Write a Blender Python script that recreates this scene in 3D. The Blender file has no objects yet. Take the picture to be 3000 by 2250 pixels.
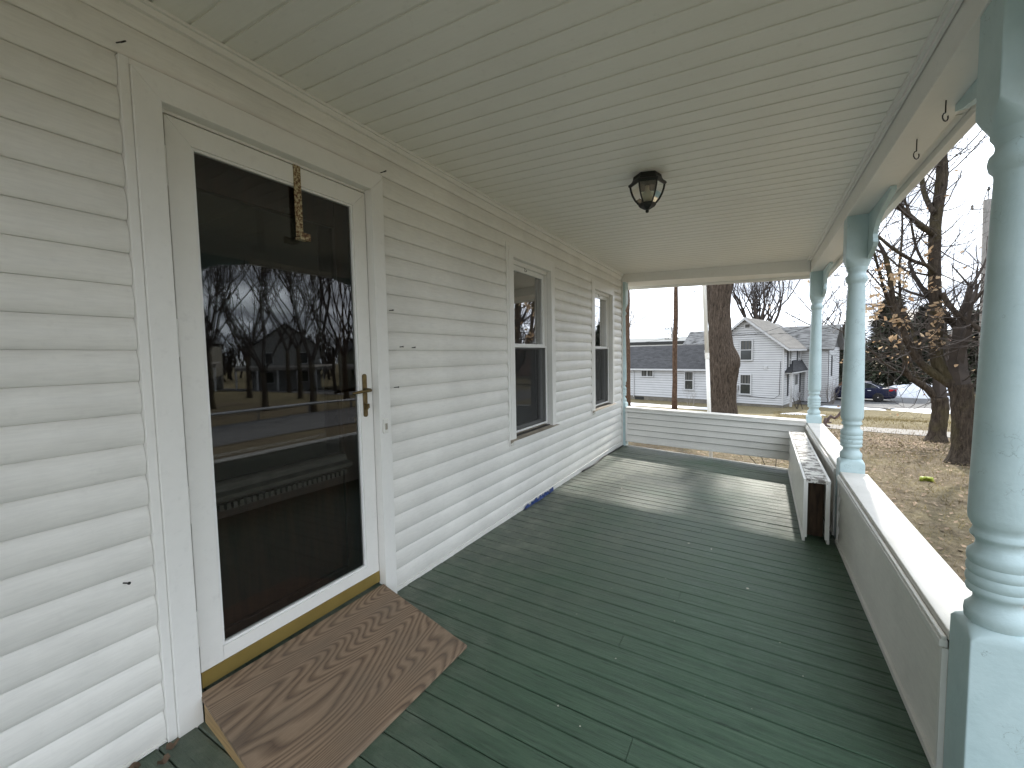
import bpy, math, random
from mathutils import Vector, Matrix
R_ = math.radians
S = bpy.context.scene
COL = S.collection

# ------------------------------------------------------------------ camera
CAMP = Vector((1.7177, 0.0, 1.279))
YAW, PITCH, ROLL, FPX = R_(29.7595), R_(-3.7307), R_(-1.0287), 1261.65
fw = Vector((-math.sin(YAW)*math.cos(PITCH), math.cos(YAW)*math.cos(PITCH), math.sin(PITCH)))
rt0 = Vector((math.cos(YAW), math.sin(YAW), 0)); up0 = rt0.cross(fw)
rt = rt0*math.cos(ROLL) + up0*math.sin(ROLL); up = up0*math.cos(ROLL) - rt0*math.sin(ROLL)
cam = bpy.data.cameras.new('camera'); camo = bpy.data.objects.new('camera', cam); COL.objects.link(camo)
M = Matrix((rt, up, -fw)).transposed().to_4x4(); M.translation = CAMP
camo.matrix_world = M
cam.sensor_fit = 'HORIZONTAL'; cam.sensor_width = 36.0; cam.lens = 36.0*FPX/3000.0
cam.clip_start = 0.02; cam.clip_end = 2000
S.camera = camo

# ------------------------------------------------------------------ world, sun, exposure
SUN_AZ, SUN_EL = R_(5.0), R_(36.5)
W = bpy.data.worlds.new('World'); S.world = W; W.use_nodes = True
nt = W.node_tree; nt.nodes.clear()
def wn(t, **k):
    n = nt.nodes.new(t)
    for a, b in k.items(): setattr(n, a, b)
    return n
wo = wn('ShaderNodeOutputWorld'); wb = wn('ShaderNodeBackground'); wb.inputs['Strength'].default_value = 0.15
sky = wn('ShaderNodeTexSky', sky_type='NISHITA', sun_disc=False, sun_elevation=SUN_EL, sun_rotation=SUN_AZ, air_density=1.0, dust_density=2.0, ozone_density=1.0)
tc = wn('ShaderNodeTexCoord'); sep = wn('ShaderNodeSeparateXYZ'); nt.links.new(tc.outputs['Generated'], sep.inputs[0])
za = wn('ShaderNodeMath', operation='MAXIMUM'); nt.links.new(sep.outputs[2], za.inputs[0]); za.inputs[1].default_value = 0.0
zb_ = wn('ShaderNodeMath', operation='ADD'); nt.links.new(za.outputs[0], zb_.inputs[0]); zb_.inputs[1].default_value = 0.18
dvx = wn('ShaderNodeMath', operation='DIVIDE'); nt.links.new(sep.outputs[0], dvx.inputs[0]); nt.links.new(zb_.outputs[0], dvx.inputs[1])
dvy = wn('ShaderNodeMath', operation='DIVIDE'); nt.links.new(sep.outputs[1], dvy.inputs[0]); nt.links.new(zb_.outputs[0], dvy.inputs[1])
cmb = wn('ShaderNodeCombineXYZ'); nt.links.new(dvx.outputs[0], cmb.inputs[0]); nt.links.new(dvy.outputs[0], cmb.inputs[1])
n1 = wn('ShaderNodeTexNoise'); n1.inputs['Scale'].default_value = 0.9; n1.inputs['Detail'].default_value = 7; n1.inputs['Roughness'].default_value = .55
n2 = wn('ShaderNodeTexNoise'); n2.inputs['Scale'].default_value = 1.7; n2.inputs['Detail'].default_value = 5
nt.links.new(cmb.outputs[0], n1.inputs['Vector']); nt.links.new(cmb.outputs[0], n2.inputs['Vector'])
r1 = wn('ShaderNodeValToRGB'); r1.color_ramp.elements[0].position = .24; r1.color_ramp.elements[1].position = .42
r2 = wn('ShaderNodeValToRGB'); r2.color_ramp.elements[0].position = .37; r2.color_ramp.elements[1].position = .68
r2.color_ramp.elements[0].color = (3.3, 3.6, 4.15, 1); r2.color_ramp.elements[1].color = (9.9, 10.7, 11.7, 1)
nt.links.new(n1.outputs['Fac'], r1.inputs[0]); nt.links.new(n2.outputs['Fac'], r2.inputs[0])
mx = wn('ShaderNodeMixRGB'); nt.links.new(r1.outputs[0], mx.inputs[0]); nt.links.new(sky.outputs[0], mx.inputs[1]); nt.links.new(r2.outputs[0], mx.inputs[2])
nt.links.new(mx.outputs[0], wb.inputs['Color']); nt.links.new(wb.outputs[0], wo.inputs['Surface'])

sund = bpy.data.lights.new('sun', 'SUN'); suno = bpy.data.objects.new('sun', sund); COL.objects.link(suno)
sund.energy = 3.0; sund.angle = R_(1.6); sund.color = (1.0, 0.95, 0.86)
SUNV = Vector((math.sin(SUN_AZ)*math.cos(SUN_EL), math.cos(SUN_AZ)*math.cos(SUN_EL), math.sin(SUN_EL)))
suno.rotation_euler = SUNV.to_track_quat('Z', 'Y').to_euler(); suno.location = (4, 30, 30)
S.view_settings.view_transform = 'Standard'; S.view_settings.look = 'None'
S.view_settings.exposure = 1.22; S.view_settings.gamma = 1.0; S.view_settings.use_curve_mapping = False
S.cycles.max_bounces = 10; S.cycles.diffuse_bounces = 5; S.cycles.glossy_bounces = 3; S.cycles.transparent_max_bounces = 24
S.cycles.transmission_bounces = 8

# ------------------------------------------------------------------ helpers
def ray(u, v): return rt*((u-1500)/FPX) + up*((1125-v)/FPX) + fw
def atY(u, v, y): d = ray(u, v); return CAMP + d*((y-CAMP.y)/d.y)
def atZ(u, v, z): d = ray(u, v); return CAMP + d*((z-CAMP.z)/d.z)
def lerp(a, b, t): return a + (b-a)*t

class MB:
    def __init__(s): s.v = []; s.f = []
    def add(s, vs, fs):
        o = len(s.v); s.v += [tuple(p) for p in vs]; s.f += [tuple(i+o for i in f) for f in fs]; return s
    def hexa(s, p):            # 8 corners: bottom 0-3 (ccw from above), top 4-7
        return s.add(p, [(3,2,1,0),(4,5,6,7),(0,1,5,4),(1,2,6,5),(2,3,7,6),(3,0,4,7)])
    def box(s, x0, x1, y0, y1, z0, z1):
        return s.hexa([(x0,y0,z0),(x1,y0,z0),(x1,y1,z0),(x0,y1,z0),(x0,y0,z1),(x1,y0,z1),(x1,y1,z1),(x0,y1,z1)])
    def obox(s, c, ax, ay, az, hx, hy, hz):
        c, ax, ay, az = Vector(c), Vector(ax), Vector(ay), Vector(az)
        P = []
        for k in (-1, 1):
            for i, j in ((-1,-1),(1,-1),(1,1),(-1,1)): P.append(c+ax*(hx*i)+ay*(hy*j)+az*(hz*k))
        return s.hexa(P)
    def extr(s, poly, a, b):   # poly: 2D->3D given by function results at start/end lists
        n = len(poly); A = [a(p) for p in poly]; B = [b(p) for p in poly]
        return s.add(A+B, [tuple(range(n-1,-1,-1)), tuple(range(n, 2*n))] + [(i, (i+1)%n, n+(i+1)%n, n+i) for i in range(n)])
    def lathe(s, prof, c, seg=28, cap=True):
        vs = []
        for r, z in prof:
            for i in range(seg):
                a = 2*math.pi*i/seg; vs.append((c[0]+r*math.cos(a), c[1]+r*math.sin(a), c[2]+z))
        fs = []
        for k in range(len(prof)-1):
            for i in range(seg):
                j = (i+1) % seg; fs.append((k*seg+i, k*seg+j, (k+1)*seg+j, (k+1)*seg+i))
        if cap: fs += [tuple(range(seg-1,-1,-1)), tuple(range((len(prof)-1)*seg, len(prof)*seg))]
        return s.add(vs, fs)
    def tube(s, pts, rad, seg=6, cap=True):
        pts = [Vector(p) for p in pts]; n = len(pts); vs = []
        for i, p in enumerate(pts):
            d = (pts[min(i+1,n-1)]-pts[max(i-1,0)]).normalized()
            a = d.orthogonal().normalized() if i == 0 else (a - d*a.dot(d))
            if a.length < 1e-6: a = d.orthogonal()
            a.normalize(); b = d.cross(a)
            r = rad[i] if isinstance(rad, (list, tuple)) else rad
            for k in range(seg):
                t = 2*math.pi*k/seg; vs.append(p + a*(r*math.cos(t)) + b*(r*math.sin(t)))
        fs = [(i*seg+k, i*seg+(k+1)%seg, (i+1)*seg+(k+1)%seg, (i+1)*seg+k) for i in range(n-1) for k in range(seg)]
        if cap: fs += [tuple(range(seg-1,-1,-1)), tuple(range((n-1)*seg, n*seg))]
        return s.add(vs, fs)

def tag(o, label=None, cat=None, group=None, kind=None):
    if label: o['label'] = label
    if cat: o['category'] = cat
    if group: o['group'] = group
    if kind: o['kind'] = kind
    return o
def obj(name, mb, mat, parent=None, smooth=False, autos=None, bevel=0):
    me = bpy.data.meshes.new(name)
    vs = mb.v; loc = Vector((0,0,0))
    if parent is None and vs:
        xs = [p[0] for p in vs]; ys = [p[1] for p in vs]; zs = [p[2] for p in vs]
        loc = Vector(((min(xs)+max(xs))/2, (min(ys)+max(ys))/2, min(zs)))
        vs = [(p[0]-loc.x, p[1]-loc.y, p[2]-loc.z) for p in vs]
    me.from_pydata(vs, [], mb.f); me.update()
    if mat: me.materials.append(mat)
    o = bpy.data.objects.new(name, me); COL.objects.link(o); o.location = loc
    if smooth: me.shade_smooth()
    if autos is not None: me.shade_smooth(); me.set_sharp_from_angle(angle=R_(autos))
    if parent is not None:
        o.parent = parent; o.matrix_parent_inverse = Matrix.Translation(-wloc(parent))
    if bevel:
        b = o.modifiers.new('bevel', 'BEVEL'); b.width = bevel; b.segments = 2; b.limit_method = 'ANGLE'; b.angle_limit = R_(40)
    return o
def wloc(o):
    l = Vector(o.location)
    while o.parent is not None:
        l = l - 0*l
        break
    return l if o.parent is None else Vector((0,0,0))
def empty(name, loc, label=None, cat=None, group=None, kind=None):
    o = bpy.data.objects.new(name, None); COL.objects.link(o); o.location = loc; o.empty_display_size = .2
    return tag(o, label, cat, group, kind)

# ------------------------------------------------------------------ materials
def newmat(name):
    m = bpy.data.materials.new(name); m.use_nodes = True
    n = m.node_tree.nodes; b = n['Principled BSDF']
    return m, m.node_tree, b
def N(t, ty, **k):
    n = t.nodes.new(ty)
    for a, b in k.items():
        if a in n.inputs: n.inputs[a].default_value = b
        else: setattr(n, a, b)
    return n
def coords(t, scale=(1,1,1), rand=False):
    tcn = N(t, 'ShaderNodeTexCoord'); mp = N(t, 'ShaderNodeMapping'); mp.inputs['Scale'].default_value = scale
    t.links.new(tcn.outputs['Object'], mp.inputs['Vector'])
    if rand:
        oi = N(t, 'ShaderNodeObjectInfo'); ml = N(t, 'ShaderNodeVectorMath', operation='SCALE'); ml.inputs['Scale'].default_value = 37.0
        cb = N(t, 'ShaderNodeCombineXYZ'); 
        for i in range(3): t.links.new(oi.outputs['Random'], cb.inputs[i])
        t.links.new(cb.outputs[0], ml.inputs[0]); t.links.new(ml.outputs[0], mp.inputs['Location'])
    return mp.outputs[0]
def noise(t, vec, scale, detail=4, rough=.55, dist=0.0):
    n = N(t, 'ShaderNodeTexNoise'); n.inputs['Scale'].default_value = scale; n.inputs['Detail'].default_value = detail
    n.inputs['Roughness'].default_value = rough; n.inputs['Distortion'].default_value = dist
    t.links.new(vec, n.inputs['Vector']); return n.outputs['Fac']
def ramp(t, fac, stops):
    r = N(t, 'ShaderNodeValToRGB'); e = r.color_ramp.elements
    while len(e) < len(stops): e.new(.5)
    for i, (p, c) in enumerate(stops):
        e[i].position = p; e[i].color = (c[0], c[1], c[2], 1) if len(c) == 3 else c
    t.links.new(fac, r.inputs[0]); return r.outputs[0]
def mix(t, fac, a, b, mode='MIX'):
    m = N(t, 'ShaderNodeMixRGB', blend_type=mode)
    for i, x in ((0, fac), (1, a), (2, b)):
        if hasattr(x, 'links') or hasattr(x, 'is_output'): t.links.new(x, m.inputs[i])
        else: m.inputs[i].default_value = x if not isinstance(x, tuple) else (*x, 1)
    return m.outputs[0]
def bump(t, b, fac, strength=.3, dist=.01):
    n = N(t, 'ShaderNodeBump'); n.inputs['Strength'].default_value = strength; n.inputs['Distance'].default_value = dist
    t.links.new(fac, n.inputs['Height']); t.links.new(n.outputs[0], b.inputs['Normal'])
def simple(name, col, rough=.5, var=.15, scale=6, metal=0, bmp=0, bdist=.004, stretch=(1,1,1), rand=False, detail=4):
    m, t, b = newmat(name); v = coords(t, stretch, rand); f = noise(t, v, scale, detail)
    c = ramp(t, f, [(.3, tuple(x*(1-var) for x in col)), (.7, tuple(min(1, x*(1+var)) for x in col))])
    t.links.new(c, b.inputs['Base Color']); b.inputs['Roughness'].default_value = rough; b.inputs['Metallic'].default_value = metal
    if bmp: bump(t, b, f, bmp, bdist)
    return m

def mk_vinyl(name, col, dirt=.12, stretch=(6, .7, 6), rough=.42, spots=0):
    m, t, b = newmat(name); v = coords(t, stretch); v0 = coords(t)
    g = noise(t, v, 18, 5, .65); d = noise(t, v0, 2.2, 5, .6); d2 = noise(t, v0, 30, 3, .6)
    c = ramp(t, d, [(.35, tuple(x*(1-dirt) for x in col)), (.62, col)])
    c = mix(t, .35, c, ramp(t, g, [(.35, tuple(x*(1-dirt*1.2) for x in col)), (.6, col)]))
    c = mix(t, ramp(t, d2, [(.60, (0,0,0)), (.75, (.22,.22,.22))]), c, tuple(x*.72 for x in col))
    t.links.new(c, b.inputs['Base Color']); b.inputs['Roughness'].default_value = rough
    bump(t, b, g, .12, .003); return m
M_SID = mk_vinyl('siding_vinyl', (.80, .785, .735), .16)
M_TRIM = mk_vinyl('trim_white', (.80, .79, .75), .05, (1.5,1.5,1.5), .38)
M_CEIL = mk_vinyl('ceiling_vinyl', (.82, .81, .755), .05, (.6, 5, 5), .42)
M_CORE = simple('sheathing_dark', (.05,.045,.04), .9)

def mk_floor():
    m, t, b = newmat('floor_green_paint'); v = coords(t, (.55, 7, 7), True); v0 = coords(t)
    g = noise(t, v, 7, 7, .68); w = noise(t, v0, 1.1, 6, .62); w2 = noise(t, v0, 8, 6, .7); fl = noise(t, v0, 55, 4, .6)
    c = ramp(t, g, [(.28, (.025,.058,.031)), (.52, (.053,.108,.062)), (.78, (.09,.15,.093))])
    # worn greyer paint near the house wall and at the far end
    tcn = N(t, 'ShaderNodeTexCoord'); sp = N(t, 'ShaderNodeSeparateXYZ'); t.links.new(tcn.outputs['Object'], sp.inputs[0])
    yy = N(t, 'ShaderNodeMapRange'); t.links.new(sp.outputs[1], yy.inputs[0]); yy.inputs[1].default_value = 2.0; yy.inputs[2].default_value = 5.0
    xx = N(t, 'ShaderNodeMapRange'); t.links.new(sp.outputs[0], xx.inputs[0]); xx.inputs[1].default_value = 1.5; xx.inputs[2].default_value = 0.2
    ad = N(t, 'ShaderNodeMath', operation='ADD'); t.links.new(yy.outputs[0], ad.inputs[0]); t.links.new(xx.outputs[0], ad.inputs[1])
    mu = N(t, 'ShaderNodeMath', operation='MULTIPLY'); t.links.new(ad.outputs[0], mu.inputs[0]); t.links.new(ramp(t, w, [(.30,(.1,.1,.1)),(.52,(1,1,1))]), mu.inputs[1])
    mu2 = N(t, 'ShaderNodeMath', operation='MULTIPLY', use_clamp=True); t.links.new(mu.outputs[0], mu2.inputs[0]); mu2.inputs[1].default_value = .8
    worn = ramp(t, w2, [(.33, (.048,.068,.05)), (.5, (.105,.125,.095)), (.66, (.19,.21,.165))])
    c = mix(t, mu2.outputs[0], c, worn)
    crk = noise(t, coords(t, (.35, 9, 9), True), 16, 6, .75)
    c = mix(t, ramp(t, crk, [(.34, (.9,.9,.9)), (.41, (0,0,0))]), c, (.014,.022,.016))
    c = mix(t, ramp(t, fl, [(.74, (0,0,0)), (.78, (.4,.4,.4))]), c, (.15,.18,.15))
    t.links.new(c, b.inputs['Base Color'])
    rr = ramp(t, w2, [(.3, (.34,)*3), (.7, (.6,)*3)]); t.links.new(rr, b.inputs['Roughness'])
    hs = mix(t, .5, g, crk); bump(t, b, hs, 1.0, .008); return m
M_FLOOR = mk_floor()

def mk_aqua():
    m, t, b = newmat('aqua_paint'); v = coords(t); a = noise(t, v, 9, 6, .6); p = noise(t, v, 70, 4, .6)
    c = ramp(t, a, [(.3, (.44,.575,.59)), (.7, (.51,.645,.66))])
    vo = N(t, 'ShaderNodeTexVoronoi', feature='DISTANCE_TO_EDGE'); vo.inputs['Scale'].default_value = 11
    vd = N(t, 'ShaderNodeVectorMath', operation='ADD'); t.links.new(v, vd.inputs[0])
    nz = N(t, 'ShaderNodeTexNoise'); nz.inputs['Scale'].default_value = 14; nz.inputs['Detail'].default_value = 5; t.links.new(v, nz.inputs['Vector'])
    sc = N(t, 'ShaderNodeVectorMath', operation='SCALE'); sc.inputs['Scale'].default_value = .22; t.links.new(nz.outputs['Color'], sc.inputs[0])
    t.links.new(sc.outputs[0], vd.inputs[1]); t.links.new(vd.outputs[0], vo.inputs['Vector'])
    ck = ramp(t, vo.outputs[0], [(.0, (1,1,1)), (.012, (0,0,0))]); gate = ramp(t, noise(t, v, 5, 3), [(.52, (0,0,0)), (.6, (.7,.7,.7))])
    cf = mix(t, 1.0, ck, gate, 'MULTIPLY'); c = mix(t, cf, c, (.12,.19,.19))
    t.links.new(c, b.inputs['Base Color']); b.inputs['Roughness'].default_value = .42
    h = mix(t, .35, a, p); h = mix(t, cf, h, (0,0,0)); bump(t, b, h, .45, .006); return m
M_AQUA = mk_aqua()

def mk_peel(name, stretch, amt):
    m, t, b = newmat(name); v = coords(t); vs = coords(t, stretch); a = noise(t, v, 14, 7, .68); g = noise(t, vs, 30, 5, .7); d = noise(t, v, 3, 4)
    wood = ramp(t, g, [(.3, (.10,.09,.08)), (.7, (.25,.23,.20))])
    paint = ramp(t, d, [(.3, (.60,.58,.53)), (.7, (.76,.74,.69))])
    f = ramp(t, a, [(amt-.02, (1,1,1)), (amt+.02, (0,0,0))]); k = ramp(t, g, [(.30, (1,1,1)), (.37, (0,0,0))])
    c = mix(t, f, paint, wood); c = mix(t, mix(t, .35, k, (0,0,0)), c, (.10,.095,.085))
    t.links.new(c, b.inputs['Base Color']); b.inputs['Roughness'].default_value = .6
    bump(t, b, mix(t, f, (.8,.8,.8), g), .6, .004); return m
M_CAP = mk_peel('cap_paint', (14, .9, 14), .30)
M_CAPX = mk_peel('cap_paint_far', (.9, 14, 14), .30)
M_PEEL = mk_peel('peeling_paint', (10, 1, 10), .50)

def mk_ply():
    m, t, b = newmat('plywood'); tcn = N(t, 'ShaderNodeTexCoord'); mp = N(t, 'ShaderNodeMapping'); mp.inputs['Rotation'].default_value = (0,0,R_(-3)); mp.inputs['Scale'].default_value = (1.0,.17,1)
    t.links.new(tcn.outputs['Object'], mp.inputs['Vector'])
    n = noise(t, mp.outputs[0], 2.4, 2.2, .42, .25)
    ml = N(t, 'ShaderNodeMath', operation='MULTIPLY'); ml.inputs[1].default_value = 85; t.links.new(n, ml.inputs[0])
    fr = N(t, 'ShaderNodeMath', operation='FRACT'); t.links.new(ml.outputs[0], fr.inputs[0])
    fine = noise(t, coords(t, (70, 3.5, 70)), 3.2, 5, .75)
    c = ramp(t, fr.outputs[0], [(.0, (.07,.039,.024)), (.22, (.18,.112,.068)), (.5, (.36,.25,.162)), (.8, (.31,.212,.135)), (1.0, (.09,.05,.03))])
    c = mix(t, .42, c, ramp(t, fine, [(.3, (.075,.05,.034)), (.7, (.30,.22,.15))]))
    c = mix(t, ramp(t, noise(t, coords(t), 5, 4), [(.4,(0,0,0)),(.7,(.35,.35,.35))]), c, (.14,.115,.088))
    t.links.new(c, b.inputs['Base Color']); b.inputs['Roughness'].default_value = .68; bump(t, b, fr.outputs[0], .25, .003); return m
M_PLY = mk_ply()
M_PINE = simple('pine_edge', (.36,.24,.11), .65, .35, 5, stretch=(1.2,1.2,40), bmp=.2)
M_BRASS = simple('brass_sweep', (.34,.25,.075), .45, .1, 9, metal=.6)
M_ABRASS = simple('antique_brass', (.16,.115,.05), .45, .35, 30, metal=.8)
M_BLACK = simple('black_iron', (.012,.013,.012), .45, .3, 40, bmp=.2)
M_STEEL = simple('dark_steel', (.03,.028,.026), .5, .3, 40, metal=.5)
def mk_rust():
    m, t, b = newmat('rusty_painted_strap'); v = coords(t); a = noise(t, v, 70, 5, .7)
    c = ramp(t, a, [(.40, (.075,.032,.014)), (.47, (.17,.09,.035)), (.53, (.40,.33,.19)), (.7, (.55,.50,.36))])
    t.links.new(c, b.inputs['Base Color']); b.inputs['Roughness'].default_value = .7; bump(t, b, a, .5, .002); return m
M_RUST = mk_rust()
def mk_glass(name, tint=(1,1,1), refl=1.0, ior=1.52, gloss=(1,1,1)):
    m, t, b = newmat(name); t.nodes.remove(b)
    out = t.nodes['Material Output']; tr = N(t, 'ShaderNodeBsdfTransparent'); tr.inputs[0].default_value = (*tint, 1)
    gl = N(t, 'ShaderNodeBsdfGlossy'); gl.inputs['Roughness'].default_value = .0; gl.inputs[0].default_value = (*gloss, 1)
    fr = N(t, 'ShaderNodeFresnel'); fr.inputs[0].default_value = ior
    ml = N(t, 'ShaderNodeMath', operation='MULTIPLY', use_clamp=True); ml.inputs[1].default_value = refl; t.links.new(fr.outputs[0], ml.inputs[0])
    ms = N(t, 'ShaderNodeMixShader'); t.links.new(ml.outputs[0], ms.inputs[0]); t.links.new(tr.outputs[0], ms.inputs[1]); t.links.new(gl.outputs[0], ms.inputs[2])
    t.links.new(ms.outputs[0], out.inputs[0]); return m
M_GLASS = mk_glass('storm_glass', (.66,.68,.66), 1.35)
M_WGLASS = mk_glass('window_glass', (.75,.78,.76), 3.2)
M_SCREEN = None
def mk_screen():
    m, t, b = newmat('insect_screen'); t.nodes.remove(b); out = t.nodes['Material Output']
    tr = N(t, 'ShaderNodeBsdfTransparent'); df = N(t, 'ShaderNodeBsdfDiffuse'); df.inputs[0].default_value = (.035,.036,.037,1)
    ms = N(t, 'ShaderNodeMixShader'); ms.inputs[0].default_value = .62; t.links.new(tr.outputs[0], ms.inputs[1]); t.links.new(df.outputs[0], ms.inputs[2])
    t.links.new(ms.outputs[0], out.inputs[0]); return m
M_SCREEN = mk_screen()
M_SASH = simple('vinyl_sash', (.80,.80,.78), .35, .03)
M_SILL = simple('weathered_sill', (.33,.29,.23), .7, .25, 12, stretch=(3,.6,3), bmp=.2)
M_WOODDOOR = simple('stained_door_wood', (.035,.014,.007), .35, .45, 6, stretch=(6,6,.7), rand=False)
M_WOODDARK = simple('weathered_dark_wood', (.085,.075,.06), .6, .4, 8, stretch=(2,2,9))
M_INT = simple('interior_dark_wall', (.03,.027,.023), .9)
M_TAPE = simple('blue_tape', (.012,.04,.17), .4, .25, 30, bmp=.3)
M_DRYLEAF = simple('dry_leaf', (.10,.065,.038), .8, .5, 8, rand=True)
M_WHITEP = simple('white_plastic', (.74,.73,.68), .35, .05)
M_GREYWOOD = simple('grey_wood', (.20,.185,.165), .8, .35, 10, stretch=(8,8,.6))
M_SHEATH = simple('old_board_wood', (.06,.036,.02), .85, .5, 9, stretch=(5,5,.8))

# ================================================================== PORCH AND HOUSE
def fz(x, y):
    yy = max(0.0, y); return .017 - .0104*yy + x*(-.0327 - .0079*max(0.0, yy-2.5))
def cz(x): return 2.408 - .0309*x
YE = 6.19; XB = 2.235; XO = 2.383; YB0 = -2.6
rng = random.Random(7)

# floor planks --------------------------------------------------
pf = empty('porch_floor', (1.2, 3, -.1)); tag(pf, kind='structure')
sub = MB(); 
for j in (0.35, 1.2, 2.1): sub.hexa([(j,YB0,fz(j,0)-.2),(j+.05,YB0,fz(j,0)-.2),(j+.05,YE,fz(j,YE)-.2),(j,YE,fz(j,YE)-.2),(j,YB0,fz(j,0)-.031),(j+.05,YB0,fz(j,0)-.031),(j+.05,YE,fz(j,YE)-.031),(j,YE,fz(j,YE)-.031)])
obj('joist', sub, M_SHEATH, pf)
PW = .1058; y = YB0; k = 0
def plank(x0, x1, y0, y1):
    dz = rng.uniform(-.0012, .0012); tl = rng.uniform(-.0008, .0008); c = .0035
    mb = MB(); n = 2
    def prof(x):
        a = fz(x, y0)+dz-tl; b_ = fz(x, y1)+dz+tl
        return [(x,y0,a-.024),(x,y1,b_-.024),(x,y1,b_-c),(x,y1-c,b_),(x,y0+c,a),(x,y0,a-c)]
    A = prof(x0); B = prof(x1)
    mb.add(A+B, [(5,4,3,2,1,0),(6,7,8,9,10,11)]+[(i,(i+1)%6,6+(i+1)%6,6+i) for i in range(6)])
    mb.f = [tuple(reversed(f)) for f in mb.f]
    obj('plank', mb, M_FLOOR, pf)
ends = {}
while y < YE-.02:
    y1 = min(y+PW, YE+.01); g0, g1 = y+.0019, y1-.0019
    xs = [.012, 2.43]
    if 4.75 < y < 5.65: xs = [.012, 1.19+.01*((k % 2)*2-1), 2.43]
    elif k % 5 == 2: xs = [.012, 1.05+.35*((k*7 % 10)/10), 2.43]
    for i in range(len(xs)-1): plank(xs[i]+(.001 if i else 0), xs[i+1]-(.001 if i+2 < len(xs) else 0), g0, g1)
    y = y1; k += 1
# white painted nosing strip at the far end and skirt
mb = MB(); mb.hexa([(.03,YE+.012,fz(.03,YE)-.05),(2.43,YE+.012,fz(2.43,YE)-.05),(2.43,YE+.04,fz(2.43,YE)-.05),(.03,YE+.04,fz(.03,YE)-.05),(.03,YE+.012,fz(.03,YE)+.004),(2.43,YE+.012,fz(2.43,YE)+.004),(2.43,YE+.04,fz(2.43,YE)+.004),(.03,YE+.04,fz(.03,YE)+.004)])
obj('nosing', mb, M_CAPX, pf)
mb = MB(); mb.box(2.40,2.425,YB0,YE,-1.15,-.25); obj('skirt_board', mb, M_TRIM, pf)

# ceiling panels ------------------------------------------------
pc = empty('porch_ceiling', (1.1, 3, 2.4)); tag(pc, kind='structure')
CW = .1055; y = YB0+.02; 
while y < YE-.01:
    y1 = min(y+CW, YE)
    prof = [(y,.0),(y,.012),(y1,.012),(y1,.0048),(y1-.0045,.0048),(y1-.013,.0)]
    mb = MB(); mb.extr(prof, lambda p: (.0, p[0], cz(0)+p[1]), lambda p: (XB-.002, p[0], cz(XB)+p[1]))
    obj('ceiling_panel', mb, M_CEIL, pc)
    y = y1
mb = MB(); mb.hexa([(-.02,YB0,cz(0)+.05),(2.46,YB0,cz(2.46)+.10),(2.46,6.76,cz(2.46)+.10),(-.02,6.76,cz(0)+.05),(-.02,YB0,2.95),(2.46,YB0,2.52),(2.46,6.76,2.52),(-.02,6.76,2.95)])
proof = obj('porch_roof', mb, simple('roof_shingle_own', (.06,.06,.06), .9), None); tag(proof, 'sloping porch roof above the vinyl ceiling', 'roof')
mb = MB(); mb.box(.018,.034,YB0,YE,cz(0)-.034,cz(0)-.001); mb.box(.018,.045,YB0,YE,cz(0)-.012,cz(0)-.0015)
obj('wall_channel', mb, M_TRIM, pc)
mb = MB(); mb.box(XB-.032,XB-.003,YB0,YE,cz(XB)-.011,cz(XB)+.002); mb.box(XB-.016,XB-.003,YB0,YE,cz(XB)-.026,cz(XB)-.0112)
obj('beam_channel', mb, M_TRIM, pc)

# beams ---------------------------------------------------------
rb = empty('porch_beam', (2.31, 2, 2.2), 'white boxed beam along the open street side of the porch carrying hooks', 'beam')
mb = MB(); mb.box(XB,XO,YB0,YE+.148,2.2,2.40); obj('beam_cladding', mb, M_TRIM, rb, bevel=.003)
mb = MB()
yy = YB0
while yy < YE+.2: mb.box(XO+.001,2.434,yy,yy+.168,2.228+.003*(int(yy*10)%2),2.236); yy += .17
obj('eave_soffit', mb, M_TRIM, rb)
mb = MB(); mb.box(2.436,2.478,YB0,6.76,2.195,2.42); obj('fascia', mb, M_TRIM, rb, bevel=.003)
fb = empty('porch_beam', (1.1, YE+.07, 2.25), 'white boxed beam across the far end of the porch', 'beam')
mb = MB(); mb.hexa([(-.03,YE+.001,2.30),(XB-.002,YE+.001,2.203),(XB-.002,YE+.148,2.203),(-.03,YE+.148,2.30),(-.03,YE+.001,2.46),(XB-.002,YE+.001,2.40),(XB-.002,YE+.148,2.40),(-.03,YE+.148,2.46)])
obj('beam_cladding', mb, M_TRIM, fb, bevel=.003)
mb = MB(); mb.hexa([(-.4,YE+.15,2.31),(2.434,YE+.15,2.235),(2.434,6.76,2.235),(-.4,6.76,2.31),(-.4,YE+.15,2.33),(2.434,YE+.15,2.25),(2.434,6.76,2.25),(-.4,6.76,2.33)])
obj('eave_soffit', mb, M_TRIM, fb)
mb = MB(); mb.hexa([(-.4,6.762,2.28),(2.478,6.762,2.195),(2.478,6.80,2.195),(-.4,6.80,2.28),(-.4,6.762,2.5),(2.478,6.762,2.42),(2.478,6.80,2.42),(-.4,6.80,2.5)])
obj('fascia', mb, M_TRIM, fb)

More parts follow.
